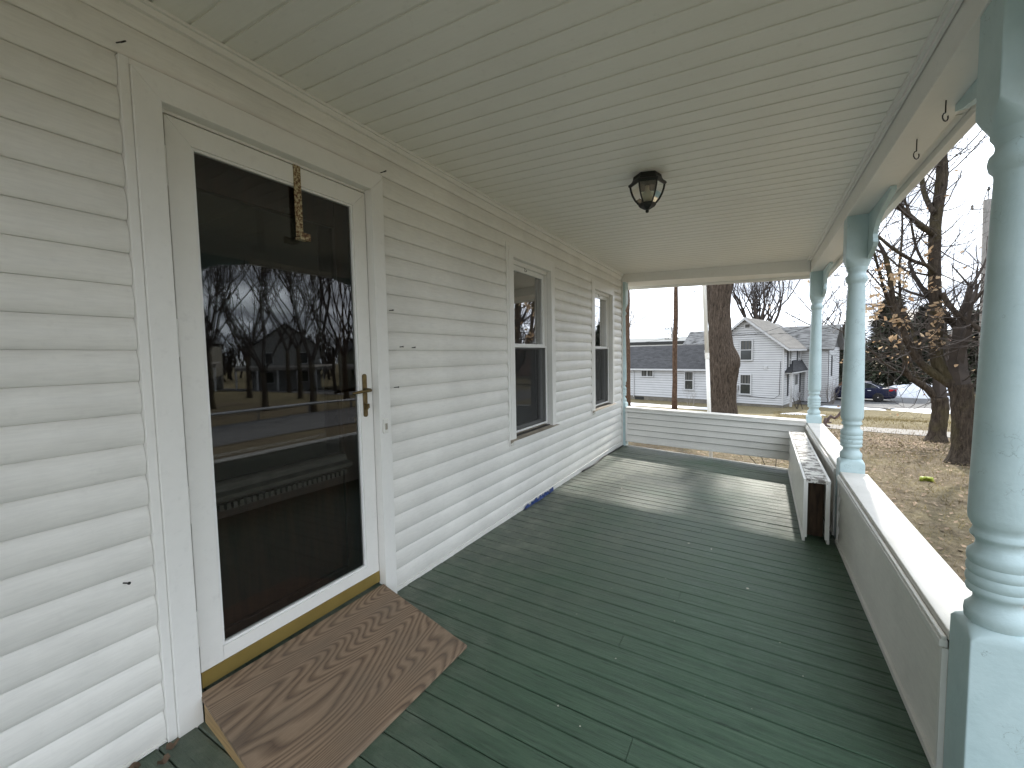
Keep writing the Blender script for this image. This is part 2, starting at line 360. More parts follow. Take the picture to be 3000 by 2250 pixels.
# own house ------------------------------------------------------
HOUSE = empty('white_house', (-3, 2, -1.0), 'white vinyl sided house with a glass storm door and two windows onto the porch', 'house')
D0, D1, DZ = .600, 1.652, 2.211        # door trim outer
W1, W2, WW, WZ0, WZ1 = 2.915, 4.879, .907, .559, 2.160
holes = [(.69,1.566,.03,2.125),(W1+.085,W1+WW-.085,WZ0+.06,WZ1-.085),(W2+.085,W2+WW-.085,WZ0+.06,WZ1-.085)]
def wall_with_holes(mb, y0, y1, z0, z1, holes, xa, xb):
    ys = sorted({y0, y1, *[h[0] for h in holes], *[h[1] for h in holes]}); 
    for a, b in zip(ys[:-1], ys[1:]):
        hs = [h for h in holes if h[0] <= a+1e-6 and h[1] >= b-1e-6]
        if not hs: mb.box(xa, xb, a, b, z0, z1)
        else:
            h = hs[0]; mb.box(xa, xb, a, b, z0, h[2]); mb.box(xa, xb, a, b, h[3], z1)
mb = MB(); wall_with_holes(mb, -5, YE-.012, -1.2, 5.4, holes, -.14, -.004)
obj('wall', mb, M_CORE, HOUSE)
mb = MB(); mb.box(-7,-.14,YE-.15,YE-.013,-1.2,5.4); mb.box(-7,-.14,-5,-4.86,-1.2,5.4); mb.box(-7.1,-7,-5,YE,-1.2,5.4); obj('outer_wall', mb, M_SID, HOUSE)
mb = MB(); mb.extr([(-7.4,5.3),(.35,5.3),(.35,5.42),(-3.5,7.6),(-7.4,5.42)], lambda p:(p[0],-5.3,p[1]), lambda p:(p[0],YE+.3,p[1])); obj('roof', mb, simple('own_roof', (.07,.07,.07), .9), HOUSE)
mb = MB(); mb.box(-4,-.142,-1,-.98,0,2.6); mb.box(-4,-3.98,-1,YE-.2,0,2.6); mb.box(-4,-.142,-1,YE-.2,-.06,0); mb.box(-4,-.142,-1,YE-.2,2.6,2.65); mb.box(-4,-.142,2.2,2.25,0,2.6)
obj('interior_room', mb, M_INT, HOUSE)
# siding courses: convex lap profile
SP = .10025; Z0 = .016
def sprof(h, lo=0.0):
    pts = [(.0,.0),(.0095,.0),(.0122,.003),(.0152,.012),(.0178,.026),(.0188,.040),(.0184,.052),(.0166,.066),(.0130,.080),(.0080,.092),(.003,.0998),(.0,.0998)]
    return [(a, max(lo, min(b, h))) for a, b in pts]
def seg_course(y0, y1, zb, h=.1005, lo=0.0):
    mb = MB(); P = sprof(h, lo)
    n = len(P); A = [(p[0], y0, zb+p[1]) for p in P]; B = [(p[0], y1, zb+p[1]) for p in P]
    mb.add(A+B, [tuple(range(n)), tuple(range(2*n-1,n-1,-1))]+[(i,n+i,n+(i+1)%n,(i+1)%n) for i in range(n)])
    obj('siding_course', mb, M_SID, HOUSE, autos=35)
ob = [(D0,D1,-1,DZ),(W1,W1+WW,WZ0,WZ1),(W2,W2+WW,WZ0,WZ1)]
for kk in range(0, 24):
    zb = Z0 + SP*kk
    if zb > 2.40: break
    h = min(.1005, cz(0)-.002-zb)
    cuts = sorted([(o[0], o[1]) for o in ob if zb+.1 > o[2]+.01 and zb < o[3]-.005])
    s0 = -2.2
    for a, b_ in cuts+[(YE-.03, 0)]:
        if a > s0: seg_course(s0, a-.001, zb, h)
        s0 = b_+.001
    for o in ob:
        if zb < o[3] < zb+h-.004 and zb+.1 > o[2]+.01 and zb < o[3]-.005: seg_course(o[0]-.0005, o[1]+.0005, zb, h, o[3]+.001-zb)
        if zb+.004 < o[2] < zb+h and zb+.1 > o[2]+.01: seg_course(o[0]-.0005, o[1]+.0005, zb, o[2]-.001-zb)
mb = MB(); wall_with_holes(mb, -5, -2.201, -1.2, 5.4, [], -.003, .014); mb.box(-.003,.014,-2.2,YE-.014,2.62,5.4); obj('upper_siding', mb, M_SID, HOUSE)
mb = MB(); mb.box(-.003,.018,D1+.002,YE-.03,-.06,.013); mb.box(.004,.024,D1+.002,YE-.03,.0135,.019); mb.box(-.003,.018,-2.2,D0-.002,-.06,.013); mb.box(.004,.024,-2.2,D0-.002,.0135,.019)
obj('base_trim', mb, M_TRIM, HOUSE)
mb = MB(); mb.box(-.02,.028,YE-.016,YE-.0005,-.1,cz(0)-.04); obj('corner_trim', mb, M_TRIM, HOUSE)

# door surround and storm door
def ring(mb, y0, y1, z0, z1, w, xa, xb, bottom=False):
    mb.hexa([(xa,y0,z0),(xb,y0,z0),(xb,y0+w,z0),(xa,y0+w,z0),(xa,y0,z1),(xb,y0,z1),(xb,y0+w,z1-w),(xa,y0+w,z1-w)])
    mb.hexa([(xa,y1-w,z0),(xb,y1-w,z0),(xb,y1,z0),(xa,y1,z0),(xa,y1-w,z1-w),(xb,y1-w,z1-w),(xb,y1,z1),(xa,y1,z1)])
    e = .0006
    mb.hexa([(xa,y0+w+e,z1-w),(xb,y0+w+e,z1-w),(xb,y1-w-e,z1-w),(xa,y1-w-e,z1-w),(xa,y0+e,z1),(xb,y0+e,z1),(xb,y1-e,z1),(xa,y1-e,z1)])
    if bottom: mb.box(xa,xb,y0+w+e,y1-w-e,z0,z0+w)
    return mb
dfr = obj('door_casing', ring(MB(), D0+.026, D1-.012, -.06, DZ-.02, .075, -.01, .040), M_TRIM, HOUSE, bevel=.002)
mb = MB(); mb.box(.0,.030,D0,D0+.0255,-.06,DZ); mb.box(.0,.030,D1-.0115,D1,-.06,DZ); mb.box(.0,.030,D0+.0256,D1-.0116,DZ-.0195,DZ)
obj('casing_channel', mb, M_TRIM, dfr, bevel=.002)
mb = MB(); mb.box(-.12,-.011,.665,.70,.03,2.15); mb.box(-.12,-.011,1.568,1.60,.03,2.15); mb.box(-.12,-.011,.70,1.568,2.108,2.15); mb.box(-.05,-.022,.701,.719,.07,2.106); mb.box(-.05,-.008,.701,1.567,2.1065,2.1245)
obj('door_jamb', mb, M_TRIM, HOUSE)
mb = MB(); mb.box(-.13,.016,.69,1.566,.0,.085); obj('threshold', mb, M_FLOOR, HOUSE)
sd = obj('storm_door', ring(MB(), .722, 1.562, .158, 2.101, .076, -.012, .020, False).box(-.012,.020,.722+.0766,1.562-.0766,.158,.212), M_TRIM, HOUSE, bevel=.0015)
obj('glazing_bead', ring(MB(), .7985, 1.4855, .2125, 2.0245, .009, -.004, .014, True), M_SASH, sd)
mb = MB(); mb.add([(.004,.806,.22),(.004,1.478,.22),(.004,1.478,2.017),(.004,.806,2.017)], [(0,1,2,3)]); obj('pane', mb, M_GLASS, sd)
mb = MB(); mb.box(.0,.0225,.722,1.562,.100,.1572); obj('door_sweep', mb, M_BRASS, sd)
for hz in (1.93, 1.36, .78, .33):
    mb = MB()
    for q in range(5): mb.lathe([(.0072,0),(.0072,.0255)], (.024,.712,hz-.065+.026*q), 10)
    obj('hinge', mb, M_TRIM, sd, autos=40)
mb = MB(); mb.box(.012,.017,.7065,.7205,.085,2.10); obj('hinge_strip', mb, M_SASH, sd)
# lever handle
hp = MB(); c = [(1.5115+.0125*math.cos(a)*1.0, .997+.0125+ (-.0125+.0125*math.sin(a) if math.sin(a) < 0 else .18+.0125*math.sin(a))) for a in [2*math.pi*i/20 for i in range(20)]]
hp.extr(c, lambda p:(.0205,p[0],p[1]), lambda p:(.0265,p[0],p[1])); ho = obj('handle', hp, M_ABRASS, sd)
mb = MB(); mb.tube([(.026,1.512,1.122),(.060,1.512,1.122),(.072,1.505,1.121),(.074,1.47,1.119),(.073,1.425,1.116),(.070,1.398,1.113)], [.009,.0085,.0085,.0075,.007,.0055], 10); obj('lever', mb, M_ABRASS, ho, smooth=True)
mb = MB(); mb.lathe([(.008,-.012),(.008,.012)], (.034,1.512,1.035), 12); mb.box(.026,.046,1.505,1.519,1.03,1.052); obj('thumb_latch', mb, M_ABRASS, ho)
sd.location.x -= .025
# inner wood door seen through the glass
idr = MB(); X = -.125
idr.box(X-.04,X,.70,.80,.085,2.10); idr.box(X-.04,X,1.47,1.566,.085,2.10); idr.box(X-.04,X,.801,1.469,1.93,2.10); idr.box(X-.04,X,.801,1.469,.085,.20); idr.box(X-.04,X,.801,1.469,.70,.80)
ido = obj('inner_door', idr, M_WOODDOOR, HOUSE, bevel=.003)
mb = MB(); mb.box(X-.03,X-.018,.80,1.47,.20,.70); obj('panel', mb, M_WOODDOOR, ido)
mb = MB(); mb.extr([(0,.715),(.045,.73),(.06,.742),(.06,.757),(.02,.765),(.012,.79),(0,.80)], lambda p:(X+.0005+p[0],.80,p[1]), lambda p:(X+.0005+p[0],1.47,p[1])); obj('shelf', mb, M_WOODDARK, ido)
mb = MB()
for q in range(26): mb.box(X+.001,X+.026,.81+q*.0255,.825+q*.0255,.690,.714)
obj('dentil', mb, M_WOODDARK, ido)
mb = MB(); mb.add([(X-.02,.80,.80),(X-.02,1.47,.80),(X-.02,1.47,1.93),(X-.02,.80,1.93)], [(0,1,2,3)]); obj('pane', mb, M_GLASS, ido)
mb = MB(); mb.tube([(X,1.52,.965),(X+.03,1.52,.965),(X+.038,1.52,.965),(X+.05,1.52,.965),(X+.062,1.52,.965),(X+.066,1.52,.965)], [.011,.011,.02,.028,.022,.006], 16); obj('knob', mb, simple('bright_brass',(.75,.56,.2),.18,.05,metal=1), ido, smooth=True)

# windows
def window(y0):
    y1 = y0+WW
    w = obj('window', ring(MB(), y0+.030, y1-.012, WZ0+.045, WZ1-.026, .074, -.02, .026), M_TRIM, HOUSE, bevel=.002)
    mb = MB(); mb.box(.0,.0225,y0,y0+.0295,WZ0,WZ1); mb.box(.0,.0225,y1-.0115,y1,WZ0,WZ1); mb.box(.0,.0225,y0+.03,y1-.012,WZ1-.0255,WZ1); mb.box(.0,.0215,y0+.03,y1-.012,WZ0,WZ0+.0445)
    obj('casing_channel', mb, M_TRIM, w, bevel=.0015)
    a, b_ = y0+.105, y1-.087; zt = WZ1-.101; zs = WZ0+.058
    mb = MB(); mb.box(-.13,-.021,a-.02,a,zs,zt); mb.box(-.13,-.021,b_,b_+.02,zs,zt); mb.box(-.13,-.021,a,b_,zt,zt+.02); mb.box(-.075,-.022,a,b_,zt-.03,zt-.0005)
    obj('jamb', mb, M_TRIM, w)
    mb = MB(); mb.hexa([(-.12,y0+.028,WZ0+.04),(.058,y0+.008,WZ0+.020),(.058,y1+.012,WZ0+.020),(-.12,y1-.03,WZ0+.04),(-.12,y0+.028,WZ0+.072),(.058,y0+.008,WZ0+.046),(.058,y1+.012,WZ0+.046),(-.12,y1-.03,WZ0+.072)])
    obj('sill', mb, M_SILL, w, bevel=.002)
    mb = MB(); mb.hexa([(.0225,y0+.012,WZ0+.002),(.0585,y0+.004,WZ0+.014),(.0585,y1+.016,WZ0+.014),(.0225,y1-.004,WZ0+.002),(.0225,y0+.012,WZ0+.0195),(.062,y0+.004,WZ0+.049),(.062,y1+.016,WZ0+.049),(.0225,y1-.004,WZ0+.0195)])
    obj('sill_nose', mb, M_TRIM, w, bevel=.002)
    zm = 1.362; s = .038
    up_ = obj('upper_sash', ring(MB(), a+.001, b_-.001, zm-.015, zt-.031, s, -.075, -.050, False).box(-.075,-.050,a+s,b_-s,zm-.015,zm+.02), M_SASH, w)
    mb = MB(); mb.add([(-.064,a+s,zm+.02),(-.064,b_-s,zm+.02),(-.064,b_-s,zt-.03-s),(-.064,a+s,zt-.03-s)], [(0,1,2,3)]); obj('pane', mb, M_WGLASS, up_)
    lo = obj('lower_sash', ring(MB(), a+.001, b_-.001, zs+.016, zm+.013, s, -.104, -.078, True), M_SASH, w)
    mb = MB(); mb.add([(-.092,a+s,zs+.02+s),(-.092,b_-s,zs+.02+s),(-.092,b_-s,zm-.02),(-.092,a+s,zm-.02)], [(0,1,2,3)]); obj('pane', mb, M_WGLASS, lo)
    sc = obj('screen_frame', ring(MB(), a+.0015, b_-.0015, zs+.017, zm+.004, .016, -.046, -.034, True), M_SASH, w)
    mb = MB(); mb.add([(-.04,a+.017,zs+.03),(-.04,b_-.017,zs+.03),(-.04,b_-.017,zm-.012),(-.04,a+.017,zm-.012)], [(0,1,2,3)]); obj('screen', mb, M_SCREEN, sc)
    return w
window(W1); window(W2)

# small things fixed to the wall and door
mb = MB(); mb.box(.0205,.0245,1.178,1.210,1.80,2.1015); mb.hexa([(.0205,1.174,1.79),(.062,1.17,1.786),(.062,1.218,1.786),(.0205,1.214,1.79),(.0205,1.174,1.8),(.062,1.17,1.796),(.062,1.218,1.796),(.0205,1.214,1.8)]); mb.box(.0585,.0625,1.17,1.218,1.7965,1.815)
mb.box(-.013,.0245,1.178,1.210,2.1015,2.1045)
mb.v = [(x-.025,y,z) for x, y, z in mb.v]
tag(obj('wreath_hanger', mb, M_RUST), 'flaking rusty metal strap hooked over the top of the storm door', 'hanger')
bell = empty('doorbell', (.044, 1.597, .89), 'small white doorbell button plate on the door casing beside the handle', 'doorbell')
mb = MB(); mb.box(.0405,.050,1.580,1.613,.891,.967); obj('plate', mb, M_WHITEP, bell, bevel=.003)
mb = MB(); mb.box(.0502,.0535,1.590,1.603,.910,.942); obj('button', mb, simple('bell_button',(.35,.32,.26),.5), bell)
def screw_hook(name, p, d, l, label, open_=True, group=None):
    d = Vector(d).normalized(); s = d.orthogonal().normalized(); p = Vector(p); mb = MB()
    pts = [p, p+d*l*.6]; r = l*.2
    for i in range(9):
        a = math.pi*1.65*i/8; pts.append(p+d*(l*.6+r) + (-d*math.cos(a)*r + s*math.sin(a)*r))
    mb.tube(pts, .0022, 6); tag(obj(name, mb, M_STEEL, smooth=True), label, 'hook', group)
screw_hook('cup_hook', (.033,.597,2.236), (1,.25,-.1), .035, 'small black cup hook above the left corner of the door trim')
screw_hook('cup_hook', (.031,1.640,2.222), (1,.3,.2), .032, 'small black cup hook above the right corner of the door trim')
screw_hook('cup_hook', (-.04,W1+.40,WZ1-.124), (.5,.1,-1), .045, 'dark hook in the head of the window nearer the door')
screw_hook('cup_hook', (-.04,W2+.40,WZ1-.124), (.5,.1,-1), .045, 'dark hook in the head of the far window')
screw_hook('screw_eye', (2.31,2.26,2.200), (0,0,-1), .075, 'dark screw eye in the beam underside nearer the closest post')
screw_hook('screw_hook', (2.31,2.60,2.200), (0,0,-1), .085, 'dark open hook in the beam underside farther from the closest post')
for (yy_, zz_, lab) in ((1.745,1.338,'left one of the two dark nails driven in the siding right of the door'),(1.84,1.335,'right one of the two dark nails driven in the siding right of the door'),(1.68,1.53,'dark nail in the siding close beside the upper door trim'),(1.70,1.12,'dark bolt in the siding level with the door handle'),(.52,.595,'dark nail stub low in the siding left of the door')):
    mb = MB(); mb.tube([(.008,yy_,zz_),(.034,yy_+.008,zz_+.002)], .0022, 6); mb.tube([(.034,yy_+.008,zz_+.002),(.037,yy_+.009,zz_+.002)], .0045, 8)
    tag(obj('nail', mb, M_STEEL), lab, 'nail')
# torn blue tape along wall base
mb = MB(); rr = random.Random(3); P = []
ny = 34
for i in range(ny):
    yy_ = 3.12+.6*i/(ny-1); P += [(.0265+rr.uniform(0,.004), yy_, .012+rr.uniform(-.012,.010)-.03*(i % 7 == 0)), (.030+rr.uniform(0,.010), yy_+rr.uniform(-.02,.02), fz(.03,yy_)+.004)]
mb.add(P, [(2*i,2*i+1,2*i+3,2*i+2) for i in range(ny-1)]); to = obj('tape_strip', mb, M_TAPE); tag(to, 'torn strip of blue tape along the foot of the siding', 'tape')
so = to.modifiers.new('s', 'SOLIDIFY'); so.thickness = .001
# loose black seal strip at the far base of the wall
mb = MB(); pts = []
for i in range(24):
    t = i/23; yy_ = 4.5+1.66*t; pts.append((.032+.012*math.sin(t*9), yy_, fz(.03,yy_)+.008+.004*math.sin(t*17)))
mb.tube(pts, .0085, 6); tag(obj('rubber_strip', mb, M_BLACK, smooth=True), 'loose black rubber strip lying at the foot of the far siding', 'strip')

# plywood ramp --------------------------------------------------
rp = empty('door_ramp', (.3, 1.1, 0), 'plywood ramp wedge on the green floor at the storm door', 'ramp')
A = [Vector((.024,.70,.106)), Vector((.024,1.560,.094)), Vector((.612,1.486,fz(.6,1.49)+.016)), Vector((.612,.635,fz(.6,.64)+.016))]
dn = Vector((.02,0,.018)).normalized()*.0
mb = MB(); mb.hexa([(p.x,p.y,p.z-.014) for p in (A[0],A[3],A[2],A[1])]+[tuple(p) for p in (A[0],A[3],A[2],A[1])]); obj('top_board', mb, M_PLY, rp, bevel=.001)
for ya, yb in ((.7025,.741),(1.49,1.528),(1.08,1.118)):
    mb = MB(); mb.hexa([(.045,ya,fz(0,1)+.001),(.52,ya-.055,fz(.52,1)+.001),(.52,yb-.055,fz(.52,1)+.001),(.045,yb,fz(0,1)+.001),(.045,ya,.0855),(.52,ya-.055,fz(.6,1)+.020),(.52,yb-.055,fz(.6,1)+.020),(.045,yb,.084)])
    obj('support', mb, M_PINE, rp)
# dry leaves tucked beside the ramp
for (lx, ly, la, lab) in ((.06,.60,.3,'dry brown leaf curled against the door trim foot'),(.10,.555,1.2,'dry brown leaf lying on the floor left of the ramp'),(.05,.50,2.2,'dry brown leaf at the base trim left of the door')):
    mb = MB(); P = []; cen = Vector((lx,ly,fz(lx,ly)+.012))
    for i in range(12):
        a = 2*math.pi*i/12; r = .015*(1+.45*math.sin(3*a+la)); P.append((cen.x+r*math.cos(a+la)*.7, cen.y+r*math.sin(a+la), cen.z+.012*math.sin(2*a)))
    mb.add([tuple(cen)]+P, [(0,i+1,(i+1)%12+1) for i in range(12)]); lo_ = obj('dry_leaf', mb, M_DRYLEAF); tag(lo_, lab, 'leaf')
    m_ = lo_.modifiers.new('s','SOLIDIFY'); m_.thickness = .0012

# posts ----------------------------------------------------------
ZC = .41
SHAFT = [(.050,.485),(.0635,.505),(.0655,.522),(.0640,.538),(.0505,.556),(.0475,.568),(.0505,.580),(.0625,.588),(.0645,.597),(.0615,.606),(.0605,.608),(.0645,.615),(.0655,.624),(.0640,.634),(.0612,.640),(.0648,.646),(.0655,.654),(.0640,.664),(.0612,.670),(.0645,.677),(.0650,.690),(.0635,.701),(.0500,.716),(.0480,.731),(.0520,.741),(.0600,.748),(.0605,.754),(.0560,.764),(.0545,.772),(.0600,.782),(.0655,.795),(.0668,.812),(.0650,.95),(.0600,1.25),(.0530,1.60),(.0500,1.735),(.0515,1.745),(.0600,1.755),(.0640,1.774),(.0610,1.792),(.0520,1.803),(.0500,1.815),(.0530,1.828),(.0610,1.842),(.0600,1.860)]
def sq_ring(h, r_c, seg=8):
    P = []
    for q in range(4):
        for i in range(seg+1):
            a = math.pi/2*q + math.pi/2*i/seg
            P.append((h-r_c)*(1 if math.cos(math.pi/2*q+math.pi/4) > 0 else -1)+r_c*math.cos(a)); P.append((h-r_c)*(1 if math.sin(math.pi/2*q+math.pi/4) > 0 else -1)+r_c*math.sin(a))
    return [(P[i], P[i+1]) for i in range(0, len(P), 2)]
def loft(mb, rings):
    n = len(rings[0][0]); vs = []
    for r, c in rings: vs += [(c[0]+p[0], c[1]+p[1], c[2]) for p in r]
    fs = [(k*n+i, k*n+(i+1)%n, (k+1)*n+(i+1)%n, (k+1)*n+i) for k in range(len(rings)-1) for i in range(n)]
    fs += [tuple(range(n-1,-1,-1)), tuple(range((len(rings)-1)*n, len(rings)*n))]
    mb.add(vs, fs)
def post(cx, cy, zf, dz, label, grp='turned aqua porch posts', top=2.199):
    e = empty('porch_post', (cx, cy, zf), label, 'post', grp); H = .0725
    mb = MB(); mb.lathe([(r, z+dz) for r, z in SHAFT], (cx,cy,0), 40); obj('shaft', mb, M_AQUA, e, autos=50)
    mb = MB(); loft(mb, [(sq_ring(H,.004),(cx,cy,zf)),(sq_ring(H,.004),(cx,cy,.468+dz)),(sq_ring(H-.002,.022),(cx,cy,.482+dz)),(sq_ring(.066,.05),(cx,cy,.494+dz)),(sq_ring(.058,.0575),(cx,cy,.503+dz))]); obj('base_block', mb, M_AQUA, e, autos=40)
    mb = MB(); loft(mb, [(sq_ring(.058,.0575),(cx,cy,1.846+dz)),(sq_ring(.0635,.058),(cx,cy,1.862+dz)),(sq_ring(.069,.04),(cx,cy,1.884+dz)),(sq_ring(H-.001,.018),(cx,cy,1.906+dz)),(sq_ring(H,.004),(cx,cy,1.92+dz)),(sq_ring(H,.004),(cx,cy,top))]); obj('top_block', mb, M_AQUA, e, autos=40)
    return e
def bracket(e, cx, cy, sgn, top=2.1985):
    # fretwork bracket in the y-z plane on the outer face
    L, Hh = .56, .30
    o = [(0,0),(L,0),(L,-.022),(L*.86,-.045),(L*.70,-.06),(L*.55,-.075),(L*.42,-.10),(L*.32,-.135),(L*.26,-.17),(L*.27,-.20),(L*.30,-.225),(L*.26,-.25),(L*.16,-.27),(L*.06,-.285),(0,-.30)]
    mb = MB(); x0, x1 = XO-.030, XO-.004; y0 = cy+sgn*.0735
    hole = [(.018,-.08),(.045,-.17),(.030,-.235),(.018,-.24)]
    n = len(o); A = [(x0,y0+sgn*a,top+b) for a,b in o]; B = [(x1,y0+sgn*a,top+b) for a,b in o]
    mb.add(A+B, [tuple(range(n)),tuple(range(2*n-1,n-1,-1))]+[(i,n+i,n+(i+1)%n,(i+1)%n) for i in range(n)])
    b_ = obj('bracket', mb, M_AQUA, e)
    # pierced slot
    hb = MB(); q = len(hole); A = [(x0-.02,y0+sgn*a,top+b) for a,b in hole]; B = [(x1+.02,y0+sgn*a,top+b) for a,b in hole]
    hb.add(A+B, [tuple(range(q)),tuple(range(2*q-1,q-1,-1))]+[(i,q+i,q+(i+1)%q,(i+1)%q) for i in range(q)])
    me = bpy.data.meshes.new('cut'); me.from_pydata(hb.v, [], hb.f); co = bpy.data.objects.new('cut', me); COL.objects.link(co)
    bm_apply(b_, co)
def bm_apply(o, cutter):
    m = o.modifiers.new('b', 'BOOLEAN'); m.operation = 'DIFFERENCE'; m.object = cutter; m.solver = 'EXACT'
    dg = bpy.context.evaluated_depsgraph_get(); dg.update()
    me = bpy.data.meshes.new_from_object(o.evaluated_get(dg)); old = o.data; o.modifiers.clear(); o.data = me
    bpy.data.objects.remove(cutter)
PX = (XB+.003+XO)/2
P1 = post(PX+.004, 1.69, fz(2.3,1.8)-.01, .0, 'nearest big turned aqua porch post with cracked paint')
P2 = post(PX, 3.872, fz(2.3,3.87)-.01, .0, 'middle turned aqua porch post rising from the street side half wall')
P3 = post(PX, 6.262, fz(2.3,6.2)-.02, .015, 'turned aqua porch post at the far outer corner')
P4 = post(-.008, 6.262, fz(0,6.2)-.02, .085, 'turned aqua post half hidden behind the far end of the house siding', top=2.30)
P0 = post(PX, -.42, fz(2.3,0)-.01, .0, 'turned aqua porch post on the near side of the step opening')
for e, cy, sg in ((P1,1.69,-1),(P1,1.69,1),(P2,3.872,-1),(P2,3.872,1),(P3,6.262,-1),(P0,-.42,1)): bracket(e, PX, cy, sg)

# half walls -----------------------------------------------------
def hw_side(y0, y1, label, zc=ZC, lean=0.0):
    e = empty('porch_half_wall', (2.31, (y0+y1)/2, fz(2.3,(y0+y1)/2)), label, 'half wall', 'porch half walls')
    zl = lambda yy: fz(2.235, yy)+.004
    def slab(mb, xa, xb, za, zb_, ya=y0, yb=y1):   # za,zb functions of y
        mb.hexa([(xa,ya,za(ya)),(xb,ya,za(ya)),(xb,yb,za(yb)),(xa,yb,za(yb)),(xa,ya,zb_(ya)),(xb,ya,zb_(ya)),(xb,yb,zb_(yb)),(xa,yb,zb_(yb))])
    mb = MB(); slab(mb, 2.262, 2.362, lambda q: zl(q)+.002, lambda q: zc-.034); obj('core', mb, M_CORE, e)
    mb = MB(); mb.box(2.241,2.397,y0+.001,y1-.001,zc-.032,zc); obj('cap', mb, M_CAP, e, bevel=.004)
    mb = MB(); mb.box(2.2215,2.243,y0+.002,y1-.002,zc-.058,zc-.034); mb.box(2.226,2.240,y0+.002,y1-.002,zc-.0335,zc-.022); obj('top_channel', mb, M_TRIM, e, bevel=.003)
    mb = MB(); mb.box(2.381,2.40,y0+.002,y1-.002,zc-.06,zc-.034); obj('outer_channel', mb, M_TRIM, e)
    for (xi, sg) in ((2.247,-1),(2.377,1)):
        nC = 4; 
        for c_ in range(nC):
            fa, fb_ = c_/nC, (c_+1)/nC
            def zz(q, f): return lerp(zl(q)+.028, zc-.059, f)
            mb = MB(); xa, xb = xi+sg*.012, xi
            mb.hexa([(min(xa,2.2625 if sg<0 else xa),y0+.02,zz(y0,fa))if 0 else (xa,y0+.021,zz(y0,fa)),(xi-sg*.012,y0+.021,zz(y0,fa)),(xi-sg*.012,y1-.021,zz(y1,fa)),(xa,y1-.021,zz(y1,fa)),
                     (xi-sg*.001,y0+.021,zz(y0,fb_)-.006),(xi-sg*.012,y0+.021,zz(y0,fb_)-.006),(xi-sg*.012,y1-.021,zz(y1,fb_)-.006),(xi-sg*.001,y1-.021,zz(y1,fb_)-.006)])  # gap above each course bares the dark core as a drawn lap shadow
            if sg < 0: pass
            mb.f = list(mb.f)
            obj('siding_course', mb, M_SID, e)
    mb = MB(); slab(mb, 2.224, 2.246, zl, lambda q: zl(q)+.027, y0+.002, y1-.002); obj('base_trim', mb, M_TRIM, e, bevel=.002)
    for ya in (y0+.0015, y1-.0205):
        mb = MB(); mb.hexa([(2.229,ya,zl(ya)+.028),(2.262,ya,zl(ya)+.028),(2.262,ya+.019,zl(ya)+.028),(2.229,ya+.019,zl(ya)+.028),(2.229,ya,zc-.06),(2.262,ya,zc-.06),(2.262,ya+.019,zc-.06),(2.229,ya+.019,zc-.06)]); obj('end_channel', mb, M_TRIM, e)
    return e
hw_side(1.766, 3.798, 'white sided half wall between the nearest and middle posts')
hw_side(3.946, 6.188, 'white sided half wall between the middle and far corner posts', .418)
# far half wall (sloping, with a gap under it)
e = empty('porch_half_wall', (1.1, 6.26, 0), 'white sided half wall across the far end with a gap under it', 'half wall', 'porch half walls')
tz = lambda x: .512-.0335*x; bz = lambda x: .022-.035*x
def xslab(mb, ya, yb, za, zb_, x0=.066, x1=2.236):
    mb.hexa([(x0,ya,za(x0)),(x1,ya,za(x1)),(x1,yb,za(x1)),(x0,yb,za(x0)),(x0,ya,zb_(x0)),(x1,ya,zb_(x1)),(x1,yb,zb_(x1)),(x0,yb,zb_(x0))])
mb = MB(); xslab(mb, 6.215, 6.31, bz, lambda x: tz(x)-.034); obj('core', mb, M_CORE, e)
mb = MB(); xslab(mb, 6.172, 6.352, lambda x: tz(x)-.030, tz); obj('cap', mb, M_CAPX, e, bevel=.004)
mb = MB(); xslab(mb, 6.166, 6.186, lambda x: tz(x)-.062, lambda x: tz(x)-.0305); obj('top_channel', mb, M_TRIM, e, bevel=.003)
mb = MB(); xslab(mb, 6.172, 6.20, lambda x: bz(x)-.006, lambda x: bz(x)+.012); obj('base_trim', mb, M_TRIM, e, bevel=.002)
for sg, yf in ((-1, 6.198), (1, 6.325)):
    for c_ in range(5):
        za = lambda x, f: lerp(bz(x)+.0125, tz(x)-.063, f)
        mb = MB(); fa, fb_ = c_/5, (c_+1)/5; x0, x1 = .087, 2.215; yo, yi = yf+sg*.012, yf-sg*.012
        P = [(x0,yo,za(x0,fa)),(x1,yo,za(x1,fa)),(x1,yi,za(x1,fa)),(x0,yi,za(x0,fa)),(x0,yf-sg*.002,za(x0,fb_)-.0075),(x1,yf-sg*.002,za(x1,fb_)-.0075),(x1,yi,za(x1,fb_)-.0075),(x0,yi,za(x0,fb_)-.0075)]  # courses end low so the dark core draws shade lines between them
        mb.hexa(P); obj('siding_course', mb, M_SID, e)
for x0 in (.067, 2.2155):
    mb = MB(); xslab(mb, 6.174, 6.202, lambda x: bz(x)+.013, lambda x: tz(x)-.0625, x0, x0+.0195); obj('end_channel', mb, M_TRIM, e)

